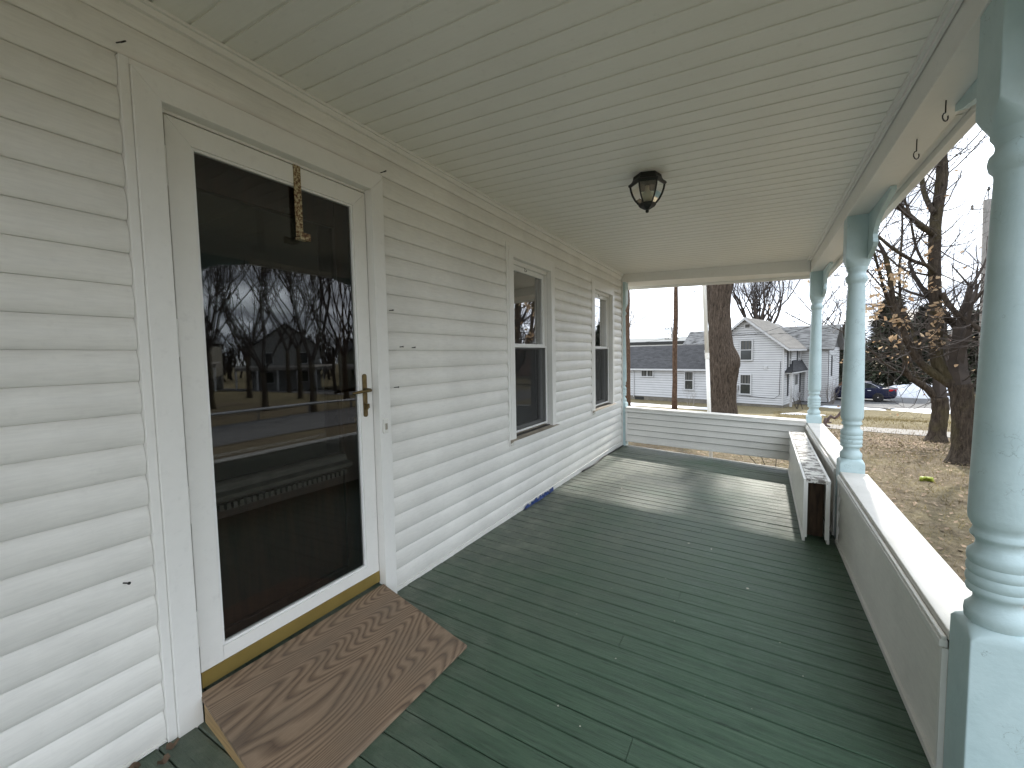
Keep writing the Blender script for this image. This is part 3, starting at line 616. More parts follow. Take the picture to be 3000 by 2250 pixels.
# loose hollow half-wall section standing inside the far right rail
e = empty('loose_wall_section', (2.1, 4.85, fz(2.1,4.8)), 'loose hollow sided wall section with peeling white top, open end facing the camera', 'wall section')
LY0, LY1 = 3.70, 6.08
def lz(x, y): return fz(x, y)+.004
def lt(y): return lerp(.357, .322, (y-LY0)/(LY1-LY0))
def lx(y): return lerp(2.030, 2.062, (y-LY0)/(LY1-LY0))
mb = MB(); mb.hexa([(lx(LY0)+.006,LY0,lt(LY0)-.028),(lx(LY0)+.132,LY0,lt(LY0)-.028),(lx(LY1)+.132,LY1,lt(LY1)-.028),(lx(LY1)+.006,LY1,lt(LY1)-.028),(lx(LY0)+.006,LY0,lt(LY0)),(lx(LY0)+.132,LY0,lt(LY0)),(lx(LY1)+.132,LY1,lt(LY1)),(lx(LY1)+.006,LY1,lt(LY1))]); obj('top_board', mb, M_PEEL, e, bevel=.003)
for sd_, o0 in ((-1, 0.0), (1, .138)):
    for c_ in range(4):
        def zz(y, f): return lerp(lz(2.05,y)+.03, lt(y)-.03, f)
        mb = MB(); fa, fb_ = c_/4, (c_+1)/4
        def X_(y, d): return lx(y)+o0+d*(-sd_)
        mb.hexa([(X_(LY0,-.004),LY0+.022,zz(LY0,fa)),(X_(LY0,.003),LY0+.022,zz(LY0,fa)),(X_(LY1,.003),LY1,zz(LY1,fa)),(X_(LY1,-.004),LY1,zz(LY1,fa)),
                 (X_(LY0,.008),LY0+.022,zz(LY0,fb_)+.004),(X_(LY0,.011),LY0+.022,zz(LY0,fb_)+.004),(X_(LY1,.011),LY1,zz(LY1,fb_)+.004),(X_(LY1,.008),LY1,zz(LY1,fb_)+.004)])
        obj('siding_course', mb, M_SID, e)
    for (za, zb_) in ((lambda y: lz(2.05,y), lambda y: lz(2.05,y)+.03), (lambda y: lt(y)-.026, lambda y: lt(y)-.002)):
        mb = MB(); mb.hexa([(X_(LY0,-.012),LY0-.001,za(LY0)),(X_(LY0,.005),LY0-.001,za(LY0)),(X_(LY1,.005),LY1,za(LY1)),(X_(LY1,-.012),LY1,za(LY1)),(X_(LY0,-.012),LY0-.001,zb_(LY0)),(X_(LY0,.005),LY0-.001,zb_(LY0)),(X_(LY1,.005),LY1,zb_(LY1)),(X_(LY1,-.012),LY1,zb_(LY1))]); obj('edge_channel', mb, M_TRIM, e, bevel=.002)
    mb = MB(); mb.box(min(X_(LY0,-.010),X_(LY0,.016)),max(X_(LY0,-.010),X_(LY0,.016)),LY0-.002,LY0+.0215,lz(2.05,LY0)+.0305,lt(LY0)-.0265); obj('end_channel', mb, M_TRIM, e)
mb = MB(); mb.hexa([(lx(LY0)+.012,LY0+.14,lz(2.05,LY0)),(lx(LY0)+.126,LY0+.14,lz(2.05,LY0)),(lx(LY0)+.126,LY0+.18,lz(2.05,LY0)),(lx(LY0)+.012,LY0+.18,lz(2.05,LY0)),(lx(LY0)+.012,LY0+.14,lt(LY0)-.03),(lx(LY0)+.126,LY0+.14,lt(LY0)-.03),(lx(LY0)+.126,LY0+.18,lt(LY0)-.03),(lx(LY0)+.012,LY0+.18,lt(LY0)-.03)]); obj('stud', mb, M_SHEATH, e)
# ceiling lantern ------------------------------------------------
LC = Vector((1.105, 2.80, cz(1.105)))
ln = empty('ceiling_lantern', LC, 'black six sided glass lantern fixed to the porch ceiling', 'light')
def hexl(mb, prof, rot=.26, seg=6):
    vs = []
    for r, z in prof: vs += [(LC.x+r*math.cos(rot+2*math.pi*i/seg), LC.y+r*math.sin(rot+2*math.pi*i/seg), LC.z+z) for i in range(seg)]
    n = seg; mb.add(vs, [(k*n+(i+1)%n, k*n+i, (k+1)*n+i, (k+1)*n+(i+1)%n) for k in range(len(prof)-1) for i in range(n)]+[tuple(range(n)), tuple(range(len(prof)*n-1,(len(prof)-1)*n-1,-1))])
mb = MB(); hexl(mb, [(.082,-.0005),(.086,-.02),(.098,-.04),(.112,-.046),(.114,-.056),(.106,-.062)]); obj('canopy', mb, M_BLACK, ln)
mb = MB(); hexl(mb, [(.052,-.168),(.054,-.176),(.044,-.19),(.018,-.204),(.010,-.206)]); mb.lathe([(.004,-.205),(.009,-.208),(.011,-.215),(.008,-.222),(.002,-.225)], LC, 12); obj('finial', mb, M_BLACK, ln)
RB = [(.102,-.062),(.098,-.085),(.088,-.115),(.072,-.145),(.052,-.169)]
for i in range(6):
    a = .26+2*math.pi*i/6; mb = MB(); mb.tube([(LC.x+r*math.cos(a), LC.y+r*math.sin(a), LC.z+z) for r, z in RB], .0052, 6); obj('rib', mb, M_BLACK, ln)
    a2 = .26+2*math.pi*(i+1)/6; mb = MB(); P = []
    for r, z in RB: P += [(LC.x+(r-.002)*math.cos(a), LC.y+(r-.002)*math.sin(a), LC.z+z), (LC.x+(r-.002)*math.cos(a2), LC.y+(r-.002)*math.sin(a2), LC.z+z)]
    mb.add(P, [(2*q,2*q+1,2*q+3,2*q+2) for q in range(4)]); obj('pane', mb, mk_glass('lantern_glass', (.82,.80,.72), 1.6) if i == 0 else bpy.data.materials['lantern_glass'], ln)
mb = MB(); mb.lathe([(.013,-.062),(.013,-.085),(.024,-.105),(.030,-.125),(.026,-.143),(.010,-.155)], LC, 14); obj('bulb', mb, simple('bulb_glass',(.75,.73,.66),.2), ln, smooth=True)

# ================================================================== GROUND AND STREET
GP = [(-80,-1.0),(9,-1.0),(12,-1.1),(16.5,-1.33),(20.8,-1.42),(24,-1.8),(28,-2.22),(31,-2.4),(35,-2.5),(400,-2.5)]
def g(x, y):
    for (a, za), (b, zb_) in zip(GP[:-1], GP[1:]):
        if a <= y <= b:
            z = lerp(za, zb_, (y-a)/(b-a)); break
    else: z = -2.5 if y > 0 else -1.0
    if x > 8 and y < 35: z = lerp(z, min(z, -1.9), min(1, (x-8)/10))
    return z + .03*math.sin(x*.7+y*.4)*(1 if y < 30 else 0) 
def mk_ground():
    m, t, b = newmat('dead_lawn'); v = coords(t); a = noise(t, v, .55, 6, .62); f = noise(t, v, 9, 6, .72); ff = noise(t, v, 60, 4, .7); st = noise(t, coords(t, (.5,2.4,1)), 3.2, 5, .7)
    brown = ramp(t, f, [(.28, (.065,.05,.033)), (.5, (.175,.138,.092)), (.72, (.29,.24,.168))])
    straw = ramp(t, f, [(.28, (.10,.085,.048)), (.5, (.205,.172,.10)), (.72, (.31,.265,.165))])
    tcn = N(t, 'ShaderNodeTexCoord'); sp = N(t, 'ShaderNodeSeparateXYZ'); t.links.new(tcn.outputs['Object'], sp.inputs[0])
    r_ = N(t, 'ShaderNodeMapRange'); t.links.new(sp.outputs[1], r_.inputs[0]); r_.inputs[1].default_value = 17.5; r_.inputs[2].default_value = 21
    ad = N(t, 'ShaderNodeMath', operation='ADD', use_clamp=True); t.links.new(r_.outputs[0], ad.inputs[0]); t.links.new(ramp(t, a, [(.45,(0,0,0)),(.62,(.75,.75,.75))]), ad.inputs[1])
    c = mix(t, ad.outputs[0], brown, straw); c = mix(t, ramp(t, ff, [(.35,(.5,.5,.5)),(.6,(0,0,0))]), c, (.03,.024,.014))
    c = mix(t, ramp(t, st, [(.30,(.6,.6,.6)),(.42,(0,0,0))]), c, (.06,.042,.028))
    t.links.new(c, b.inputs['Base Color']); b.inputs['Roughness'].default_value = .95; b.inputs['Specular IOR Level'].default_value = .1
    bump(t, b, mix(t, .5, f, ff), .9, .05); return m
M_GROUND = mk_ground()
xs = [-300,-150,-80,-50]+[-36+2*i for i in range(50)]+[66,90,150,300]
ys = [-300,-100,-40]+[-20+2*i for i in range(14)]+[8+.75*i for i in range(42)]+[40,45,50,60,75,100,150,250,500]
mb = MB(); mb.add([(x, y, g(x,y)) for y in ys for x in xs], [(j*len(xs)+i, j*len(xs)+i+1, (j+1)*len(xs)+i+1, (j+1)*len(xs)+i) for j in range(len(ys)-1) for i in range(len(xs)-1)])
go = obj('ground', mb, M_GROUND, smooth=True); tag(go, kind='structure')
# shift: obj() recentres; textures use object space, so move the origin back to the world origin
off = Vector(go.location); go.data.transform(Matrix.Translation(off)); go.location = (0,0,0)
def strip(name, pts, w, mat, dz=.02, kind='structure', n=10):
    mb = MB(); P = [Vector((p[0],p[1],0)) for p in pts]; Q = []
    for a, b in zip(P[:-1], P[1:]):
        for i in range(n): Q.append(a.lerp(b, i/n))
    Q.append(P[-1]); V = []; m = 4
    for i, p in enumerate(Q):
        d = (Q[min(i+1,len(Q)-1)]-Q[max(i-1,0)]).normalized(); s = Vector((-d.y,d.x,0))
        for k_ in range(m+1):
            q = p+s*(w*(k_/m-.5)); V.append((q.x,q.y,g(q.x,q.y)+dz))
    mb.add(V, [(i*(m+1)+k_, (i+1)*(m+1)+k_, (i+1)*(m+1)+k_+1, i*(m+1)+k_+1) for i in range(len(Q)-1) for k_ in range(m)])
    mb.f = [tuple(reversed(f)) for f in mb.f]
    return tag(obj(name, mb, mat), kind=kind)
M_ASPH = simple('asphalt', (.095,.094,.094), .9, .18, 3, bmp=.3, detail=8)
M_WALK = simple('concrete_walk', (.21,.195,.175), .9, .2, 4, bmp=.2, detail=8)
M_SNOW = simple('snow', (.66,.68,.72), .65, .06, 5, bmp=.5, bdist=.05, detail=6)
strip('road', [(5.2,40.6),(8.2,39.8),(20,36.6),(45,29.8),(80,20)], 9.0, M_ASPH, .03)
strip('side_road', [(9.5,42),(15,62),(24,95)], 7.5, M_ASPH, .024)
strip('front_street', [(17,-60),(17,5),(17.5,20),(19,33)], 7.5, M_ASPH, .022)
strip('front_path', [(2.8,18.7),(5.5,18.15),(9,17.5),(13.2,16.6)], 1.25, M_WALK, .02)
strip('kerb', [(5.0,36.2),(8.6,35.4),(19,32.5),(45,25.3)], .22, M_WALK, .12)
def snow(name, c, rx, ry, h, seed, label, rot=0.0, dirty=None):
    r0 = random.Random(seed); mb = MB(); V = []; nr, na = 9, 34; ph = [r0.uniform(0,6.28) for _ in range(6)]
    V.append((c[0],c[1],g(c[0],c[1])+h))
    for i in range(1, nr+1):
        for j in range(na):
            a = 2*math.pi*j/na; rr = 1+.16*math.sin(2*a+ph[0])+.13*math.sin(3*a+ph[1])+.09*math.sin(7*a+ph[2])+.05*math.sin(11*a+ph[3]); f = i/nr
            lx, ly = rx*rr*f*math.cos(a), ry*rr*f*math.sin(a); x = c[0]+lx*math.cos(rot)-ly*math.sin(rot); y = c[1]+lx*math.sin(rot)+ly*math.cos(rot)
            hh = h*(1-f**1.8)*(1+.25*math.sin(5*lx+ph[4])*math.sin(4*ly+ph[5]))
            V.append((x,y,g(x,y)+.035+hh if i < nr else g(x,y)-.02))
    F = [(0,1+j,1+(j+1)%na) for j in range(na)]+[(1+(i-1)*na+j,1+i*na+j,1+i*na+(j+1)%na,1+(i-1)*na+(j+1)%na) for i in range(1,nr) for j in range(na)]
    mb.add(V, F); tag(obj(name, mb, M_SNOW, smooth=True), label, 'snow')
snow('snow_bank', (12.6,44.6), 2.6, 1.3, 1.0, 1, 'heaped snow bank beside the road behind the blue car', -.2)
snow('snow_patch', (10.7,34.6), 1.9, 1.15, .10, 2, 'flat white snow patch on the verge left of the two yard trees', -.3)
snow('snow_patch', (13.6,33.6), 1.2, 1.0, .12, 3, 'white snow patch on the verge right of the farther yard tree', -.3)
snow('snow_patch', (-4.6,31.0), 3.6, 1.1, .06, 4, 'wide white snow strip along the low annex foundation', -.24)
snow('snow_patch', (-.9,30.3), 1.3, .55, .05, 5, 'small thin snow patch in front of the annex beside the big maple', -.2)
snow('snow_patch', (3.9,27.9), 1.1, .35, .05, 6, 'thin snow sliver on the lawn in front of the neighbour house corner', -.1)
snow('snow_patch', (6.9,34.9), 1.6, .6, .06, 7, 'pale snow strip along the kerb in front of the blue car', -.25)

# ================================================================== NEIGHBOUR HOUSE
NP = Vector((3.188,33.205,0)); NT = Vector((.9645,-.2641,0)); NN = Vector((.2641,.9645,0))
def L(a, b, z): p = NP+NT*a+NN*b; return (p.x, p.y, z)
M_NSID = mk_vinyl('neighbour_siding', (.53,.535,.54), .10, (1,1,6), .6)
M_NCORE = simple('neighbour_lap_shade', (.11,.11,.11), .9)  # wall core darkened so gaps between clapboards draw the shade under each lap
M_NTRIM = simple('neighbour_trim', (.48,.485,.49), .5, .04)
M_NGLASS = simple('far_window_glass', (.03,.035,.035), .12, .3, 2)
M_CURT = simple('curtain', (.085,.082,.075), .8, .25, 3, stretch=(14,14,.3))
M_FOUND = simple('foundation_concrete', (.16,.145,.12), .95, .25, 3, bmp=.3)
def mk_shingle(name, cols, rough=.9, spots=None, row=.145):
    m, t, b = newmat(name); tcn = N(t, 'ShaderNodeTexCoord'); br = N(t, 'ShaderNodeTexBrick'); t.links.new(tcn.outputs['UV'], br.inputs['Vector'])
    br.inputs['Scale'].default_value = 1.0; br.inputs['Brick Width'].default_value = .34; br.inputs['Row Height'].default_value = row; br.inputs['Mortar Size'].default_value = .006
    br.inputs['Color1'].default_value = (*cols[0],1); br.inputs['Color2'].default_value = (*cols[1],1); br.inputs['Mortar'].default_value = (*tuple(x*.35 for x in cols[0]),1)
    nz = N(t, 'ShaderNodeTexNoise'); nz.inputs['Scale'].default_value = 3; nz.inputs['Detail'].default_value = 6; t.links.new(tcn.outputs['UV'], nz.inputs['Vector'])
    c = mix(t, .35, br.outputs['Color'], ramp(t, nz.outputs['Fac'], [(.3, cols[0]), (.7, cols[1])]))
    if spots:
        nz2 = N(t, 'ShaderNodeTexNoise'); nz2.inputs['Scale'].default_value = 1.6; nz2.inputs['Detail'].default_value = 4
        mp = N(t, 'ShaderNodeMapping'); mp.inputs['Scale'].default_value = (1,6.9,1); t.links.new(tcn.outputs['UV'], mp.inputs[0]); t.links.new(mp.outputs[0], nz2.inputs['Vector'])
        c = mix(t, ramp(t, nz2.outputs['Fac'], [(.42,(0,0,0)),(.52,(1,1,1))]), c, spots)
    t.links.new(c, b.inputs['Base Color']); b.inputs['Roughness'].default_value = rough; bump(t, b, br.outputs['Fac'], -.6, .02); return m
M_SH_DK = mk_shingle('dark_shingles', ((.026,.027,.030),(.065,.066,.07)))
M_SH_LT = mk_shingle('pale_shingles', ((.085,.083,.08),(.13,.127,.12)))
M_SH_MOT = mk_shingle('mottled_shingles', ((.045,.044,.042),(.10,.097,.09)), spots=(.24,.237,.23))
def roofquad(name, P, mat, parent, th=.08):
    # P: eaveA, eaveB, ridgeB, ridgeA ; uv in metres, stepped courses joined in one sheet
    P = [Vector(p) for p in P]; nrm = (P[1]-P[0]).cross(P[3]-P[0]).normalized()
    if nrm.z < 0: nrm = -nrm
    rows = max(2, int((P[3]-P[0]).length/.145)); V = []; F = []; UV = []; Lw = (P[1]-P[0]).length; Lh = (P[3]-P[0]).length
    for i in range(rows):
        f0, f1 = i/rows, (i+1)/rows
        a0, b0, a1, b1 = P[0].lerp(P[3],f0)+nrm*.022, P[1].lerp(P[2],f0)+nrm*.022, P[0].lerp(P[3],f1)+nrm*.004, P[1].lerp(P[2],f1)+nrm*.004
        o = len(V); V += [a0,b0,b1,a1, P[0].lerp(P[3],f0), P[1].lerp(P[2],f0)]; F += [(o,o+1,o+2,o+3),(o+4,o+5,o+1,o)]
        u0, u1 = 0, Lw; UV += [(u0,f0*Lh),(u1,f0*Lh),(u1,f1*Lh),(u0,f1*Lh),(u0,f0*Lh),(u1,f0*Lh),(u1,f0*Lh),(u0,f0*Lh)]
    o = len(V); V += [p-nrm*th for p in P]+[p-nrm*.001 for p in P]; F += [(o+3,o+2,o+1,o),(o,o+1,o+5,o+4),(o+1,o+2,o+6,o+5),(o+2,o+3,o+7,o+6),(o+3,o,o+4,o+7)]; UV += [(0,0)]*20
    mb = MB(); mb.add(V, F); ob_ = obj(name, mb, mat, parent); uv = ob_.data.uv_layers.new(name='UVMap')
    for i, c in enumerate(UV): uv.data[i].uv = c
    return ob_
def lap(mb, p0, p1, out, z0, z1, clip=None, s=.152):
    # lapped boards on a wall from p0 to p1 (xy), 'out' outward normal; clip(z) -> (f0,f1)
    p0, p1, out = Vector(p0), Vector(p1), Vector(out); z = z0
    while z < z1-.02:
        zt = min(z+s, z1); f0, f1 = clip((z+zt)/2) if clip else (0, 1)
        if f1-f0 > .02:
            a, b_ = p0.lerp(p1,f0), p0.lerp(p1,f1); zt2 = zt-.024; V = [a+out*.045, b_+out*.045, b_+out*.020, a+out*.020]  # board stops short; the dark core behind stands in for the lap shadow
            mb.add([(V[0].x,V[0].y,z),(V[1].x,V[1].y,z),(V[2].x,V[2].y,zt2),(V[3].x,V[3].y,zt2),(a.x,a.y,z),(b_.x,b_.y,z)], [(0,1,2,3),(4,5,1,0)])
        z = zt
def V2(a, b): p = NP+NT*a+NN*b; return Vector((p.x,p.y,0))
def nwin(parent, wall, a0, a1, z0, z1, double=True, curtains=True, out=-1):
    # wall 'f': facade plane b=0 facing -n ; 's': side plane a=0 facing +t ; offset by wall tuple
    kind, off = wall; off = off-.035 if kind == 'f' else off+.035
    def Q(u, d, z): return L(u, off-d, z) if kind == 'f' else L(off+d, u, z)
    def bx(mb, u0, u1, d0, d1, za, zb_): mb.hexa([Q(u0,d0,za),Q(u1,d0,za),Q(u1,d1,za),Q(u0,d1,za),Q(u0,d0,zb_),Q(u1,d0,zb_),Q(u1,d1,zb_),Q(u0,d1,zb_)])
    w = .075; mb = MB(); bx(mb,a0,a0+w,.02,.075,z0,z1); bx(mb,a1-w,a1,.02,.075,z0,z1); bx(mb,a0+w,a1-w,.02,.075,z1-w,z1); bx(mb,a0-.02,a1+.02,.02,.10,z0-.05,z0+.03)
    zm = (z0+z1)/2
    if double: bx(mb,a0+w,a1-w,.03,.065,zm-.025,zm+.025)
    else: bx(mb,(a0+a1)/2-.03,(a0+a1)/2+.03,.03,.065,z0+.03,z1-w)
    wo_ = obj('window', mb, M_NTRIM, parent)
    rects = [(a0+w,a1-w,z0+.03,zm-.025),(a0+w,a1-w,zm+.025,z1-w)] if double else [(a0+w,(a0+a1)/2-.03,z0+.03,z1-w),((a0+a1)/2+.03,a1-w,z0+.03,z1-w)]
    for (u0,u1,za,zb_) in rects:
        mb = MB(); bx(mb,u0,u1,.036,.040,za,zb_); obj('pane', mb, M_NGLASS, wo_)
    if curtains:
        mb = MB(); u0, u1 = a0+w, a1-w
        zc0, zc1 = (zm+.03, z1-w-.01) if double else (z0+.05, z1-w-.01)
        for q in range(3): bx(mb,lerp(u0,u1,.08+q*.31),lerp(u0,u1,.27+q*.31),.0405,.0425,zc0,zc1)
        obj('curtain', mb, M_CURT, wo_)
NH = empty('neighbour_house', L(-2.3,3,-2.5), 'white clapboard gabled house across the lawn beyond the far end of the porch', 'house')
mb = MB(); mb.hexa([L(-4.62,.03,-2.7),L(-.02,.03,-2.7),L(-.02,8.5,-2.7),L(-4.62,8.5,-2.7),L(-4.62,.03,-2.3),L(-.02,.03,-2.3),L(-.02,8.5,-2.3),L(-4.62,8.5,-2.3)]); obj('foundation', mb, M_FOUND, NH)
mb = MB(); mb.hexa([L(-4.60,.05,-2.3),L(-.05,.05,-2.3),L(-.05,8.5,-2.3),L(-4.60,8.5,-2.3),L(-4.60,.05,1.56),L(-.05,.05,1.56),L(-.05,8.5,1.56),L(-4.60,8.5,1.56)])
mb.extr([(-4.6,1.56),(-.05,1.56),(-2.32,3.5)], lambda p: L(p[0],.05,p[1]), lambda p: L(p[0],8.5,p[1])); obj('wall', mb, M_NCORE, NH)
mb = MB()
def gclip(z):
    if z < 1.56: return (0,1)
    f = (z-1.56)/(3.52-1.56)*.5; return (f, 1-f)
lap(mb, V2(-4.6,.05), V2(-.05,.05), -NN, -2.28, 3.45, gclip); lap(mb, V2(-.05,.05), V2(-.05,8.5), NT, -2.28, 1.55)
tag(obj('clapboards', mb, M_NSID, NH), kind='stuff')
mb = MB()
for (a, b) in ((-.085,.012),): mb.hexa([L(a,b-.03,-2.29),L(.0,b-.03,-2.29),L(.0,.09,-2.29),L(a,.09,-2.29),L(a,b-.03,1.5),L(.0,b-.03,1.5),L(.0,.09,1.5),L(a,.09,1.5)])
obj('corner_board', mb, M_NTRIM, NH)
PK = 3.62; EV = 1.42; OH = .34
rfo = roofquad('roof', [L(OH,-.28,EV),L(OH,5.6,EV),L(-2.32,5.6,PK),L(-2.32,-.28,PK)], M_SH_LT, NH)
roofquad('roof', [L(-4.64-OH,5.6,EV),L(-4.64-OH,-.28,EV),L(-2.32,-.28,PK),L(-2.32,5.6,PK)], M_SH_LT, NH)
mb = MB()
for s_ in (-1, 1):
    ex = OH if s_ > 0 else -4.64-OH
    A = Vector(L(ex,-.30,EV-.17)); B = Vector(L(-2.32,-.30,PK-.17)); mb.add([A,B,B+Vector((0,0,.17)),A+Vector((0,0,.17)),A+NN*.03,B+NN*.03,B+NN*.03+Vector((0,0,.17)),A+NN*.03+Vector((0,0,.17))], [(0,1,2,3),(7,6,5,4),(0,4,5,1),(3,2,6,7),(0,3,7,4),(1,5,6,2)])
obj('bargeboard', mb, M_NTRIM, NH)
mb = MB(); mb.hexa([L(OH-.02,-.28,EV-.14),L(OH+.02,-.28,EV-.14),L(OH+.02,5.0,EV-.14),L(OH-.02,5.0,EV-.14),L(OH-.02,-.28,EV-.01),L(OH+.02,-.28,EV-.01),L(OH+.02,5.0,EV-.01),L(OH-.02,5.0,EV-.01)]); obj('gutter', mb, M_NTRIM, NH)
nwin(NH, ('f',.05), -2.68,-1.85,.70,2.10); nwin(NH, ('f',.05), -2.66,-1.90,-1.64,-.25)
mb = MB(); mb.hexa([L(-2.42,-.01,2.86),L(-2.02,-.01,2.86),L(-2.02,.04,2.86),L(-2.42,.04,2.86),L(-2.42,-.01,3.2),L(-2.02,-.01,3.2),L(-2.02,.04,3.2),L(-2.42,.04,3.2)]); vo_ = obj('gable_vent', mb, M_NTRIM, NH)
mb = MB(); mb.hexa([L(-2.36,-.02,2.92),L(-2.08,-.02,2.92),L(-2.08,-.012,2.92),L(-2.36,-.012,2.92),L(-2.36,-.02,3.14),L(-2.08,-.02,3.14),L(-2.08,-.012,3.14),L(-2.36,-.012,3.14)]); obj('louvre', mb, M_CURT, vo_)
M_SHUT = simple('dark_shutter', (.02,.022,.024), .6)
for (b0, b1, z0, z1) in ((.85,1.95,.1,1.33),(3.5,4.55,.1,1.33)):
    nwin(NH, ('s',-.05), b0+.27,b1-.27,z0,z1, True, False)
    for q in (b0, b1-.24):
        mb = MB(); mb.hexa([L(-.012,q,z0),L(.02,q,z0),L(.02,q+.24,z0),L(-.012,q+.24,z0),L(-.012,q,z1),L(.02,q,z1),L(.02,q+.24,z1),L(-.012,q+.24,z1)]); obj('shutter', mb, M_SHUT, NH)
for q in (1.0, 4.45):
    mb = MB(); mb.hexa([L(-.012,q,-1.75),L(.02,q,-1.75),L(.02,q+.3,-1.75),L(-.012,q+.3,-1.75),L(-.012,q,-.25),L(.02,q,-.25),L(.02,q+.3,-.25),L(-.012,q+.3,-.25)]); obj('shutter', mb, M_SHUT, NH)
mb = MB(); mb.hexa([L(-.02,2.9,-2.2),L(.02,2.9,-2.2),L(.02,3.9,-2.2),L(-.02,3.9,-2.2),L(-.02,2.9,-.28),L(.02,2.9,-.28),L(.02,3.9,-.28),L(-.02,3.9,-.28)]); dd = obj('side_door', mb, M_NTRIM, NH)
mb = MB(); mb.hexa([L(.021,3.05,-1.1),L(.03,3.05,-1.1),L(.03,3.75,-1.1),L(.021,3.75,-1.1),L(.021,3.05,-.4),L(.03,3.05,-.4),L(.03,3.75,-.4),L(.021,3.75,-.4)]); obj('pane', mb, M_NGLASS, dd)
# hipped hood over the side door
he, ht = -.09, .64
hd = roofquad('hood_roof', [L(.42,.35,he),L(.42,4.9,he),L(-.0,4.9,ht),L(-.0,2.3,ht)], M_SH_DK, NH, .05)
mb = MB(); mb.add([L(.42,.33,he),L(-.03,.33,he),L(-.03,2.3,ht),L(.42,.33,he-.06),L(-.03,.33,he-.06)], [(0,2,1),(0,1,4,3)]); obj('hood_hip', mb, M_SH_DK, NH)
mb = MB(); mb.hexa([L(-.0,.36,he-.13),L(.41,.36,he-.13),L(.41,4.9,he-.13),L(-.0,4.9,he-.13),L(-.0,.36,he-.055),L(.41,.36,he-.055),L(.41,4.9,he-.055),L(-.0,4.9,he-.055)]); obj('hood_soffit', mb, M_NTRIM, NH)
for q in (.5, 4.7):
    mb = MB(); mb.hexa([L(.26,q,-2.4),L(.38,q,-2.4),L(.38,q+.12,-2.4),L(.26,q+.12,-2.4),L(.26,q,he-.14),L(.38,q,he-.14),L(.38,q+.12,he-.14),L(.26,q+.12,he-.14)]); obj('hood_post', mb, M_NTRIM, NH)
# cross wing
mb = MB(); mb.hexa([L(-8.7,4.98,-2.6),L(1.6,4.98,-2.6),L(1.6,9.2,-2.6),L(-8.7,9.2,-2.6),L(-8.7,4.98,1.5),L(1.6,4.98,1.5),L(1.6,9.2,1.5),L(-8.7,9.2,1.5)])
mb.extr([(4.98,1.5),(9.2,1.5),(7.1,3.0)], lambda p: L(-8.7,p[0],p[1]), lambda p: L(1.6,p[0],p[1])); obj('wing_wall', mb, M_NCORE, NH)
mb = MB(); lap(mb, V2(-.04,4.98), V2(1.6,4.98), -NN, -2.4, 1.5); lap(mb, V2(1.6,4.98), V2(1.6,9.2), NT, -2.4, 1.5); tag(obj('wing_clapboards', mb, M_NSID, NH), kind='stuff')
roofquad('wing_roof', [L(-9.1,4.68,1.36),L(1.95,4.68,1.36),L(1.95,7.1,3.17),L(-9.1,7.1,3.17)], M_SH_MOT, NH)
roofquad('wing_roof', [L(1.95,9.5,1.36),L(-9.1,9.5,1.36),L(-9.1,7.1,3.17),L(1.95,7.1,3.17)], M_SH_MOT, NH)
mb = MB(); mb.hexa([L(1.62,5.8,-.6),L(1.65,5.8,-.6),L(1.65,6.3,-.6),L(1.62,6.3,-.6),L(1.62,5.8,.9),L(1.65,5.8,.9),L(1.65,6.3,.9),L(1.62,6.3,.9)]); obj('wing_shutter', mb, M_SHUT, NH)
# wires and meter on the gable
mb = MB(); mb.tube([L(-.2,-.0,.6),L(-.22,-.02,-1.6),L(-.5,-.02,-1.85),L(-2.7,-.02,-1.75)], .014, 5); mb.tube([L(-3.6,-.02,2.5),L(-3.2,-.1,2.45),L(-2.7,-.1,2.52),L(-1.5,-.05,2.42),L(.2,-.3,2.4)], .014, 5); obj('service_cable', mb, M_BLACK, NH)
mb = MB(); mb.hexa([L(-2.93,-.16,-1.35),L(-2.70,-.16,-1.35),L(-2.70,.0,-1.35),L(-2.93,.0,-1.35),L(-2.93,-.16,-1.08),L(-2.70,-.16,-1.08),L(-2.70,.0,-1.08),L(-2.93,.0,-1.08)]); mb.tube([L(-2.82,-.1,-1.3),L(-2.82,-.1,-2.6)], .03, 8); obj('meter_box', mb, simple('meter_grey',(.3,.3,.3),.5), NH)
mb = MB(); mb.hexa([L(-1.15,-.06,.13),L(-.95,-.06,.13),L(-.95,.0,.13),L(-1.15,.0,.13),L(-1.15,-.06,.3),L(-.95,-.06,.3),L(-.95,.0,.3),L(-1.15,.0,.3)]); obj('dryer_vent', mb, M_NTRIM, NH)
# low annex
AX = empty('annex', L(-7.8,1.2,-2.5), 'low white annex with a dark shingle roof left of the neighbour house', 'building')
A0, A1 = -12.2, -4.66
mb = MB(); mb.hexa([L(A0,.04,-2.75),L(A1,.04,-2.75),L(A1,4.6,-2.75),L(A0,4.6,-2.75),L(A0,.04,-2.2),L(A1,.04,-2.2),L(A1,4.6,-2.2),L(A0,4.6,-2.2)]); obj('foundation', mb, M_FOUND, AX)
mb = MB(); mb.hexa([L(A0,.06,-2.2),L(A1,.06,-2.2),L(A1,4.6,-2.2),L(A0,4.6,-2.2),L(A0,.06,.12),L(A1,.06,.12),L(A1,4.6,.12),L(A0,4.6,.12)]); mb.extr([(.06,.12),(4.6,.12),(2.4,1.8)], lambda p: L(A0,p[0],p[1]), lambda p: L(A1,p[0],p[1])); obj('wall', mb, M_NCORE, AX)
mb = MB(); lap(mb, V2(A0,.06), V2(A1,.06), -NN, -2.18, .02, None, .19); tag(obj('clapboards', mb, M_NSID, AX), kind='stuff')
roofquad('roof', [L(A0-.3,-.28,.07),L(A1-.01,-.28,.07),L(A1-.01,2.4,1.93),L(A0-.3,2.4,1.93)], M_SH_DK, AX)
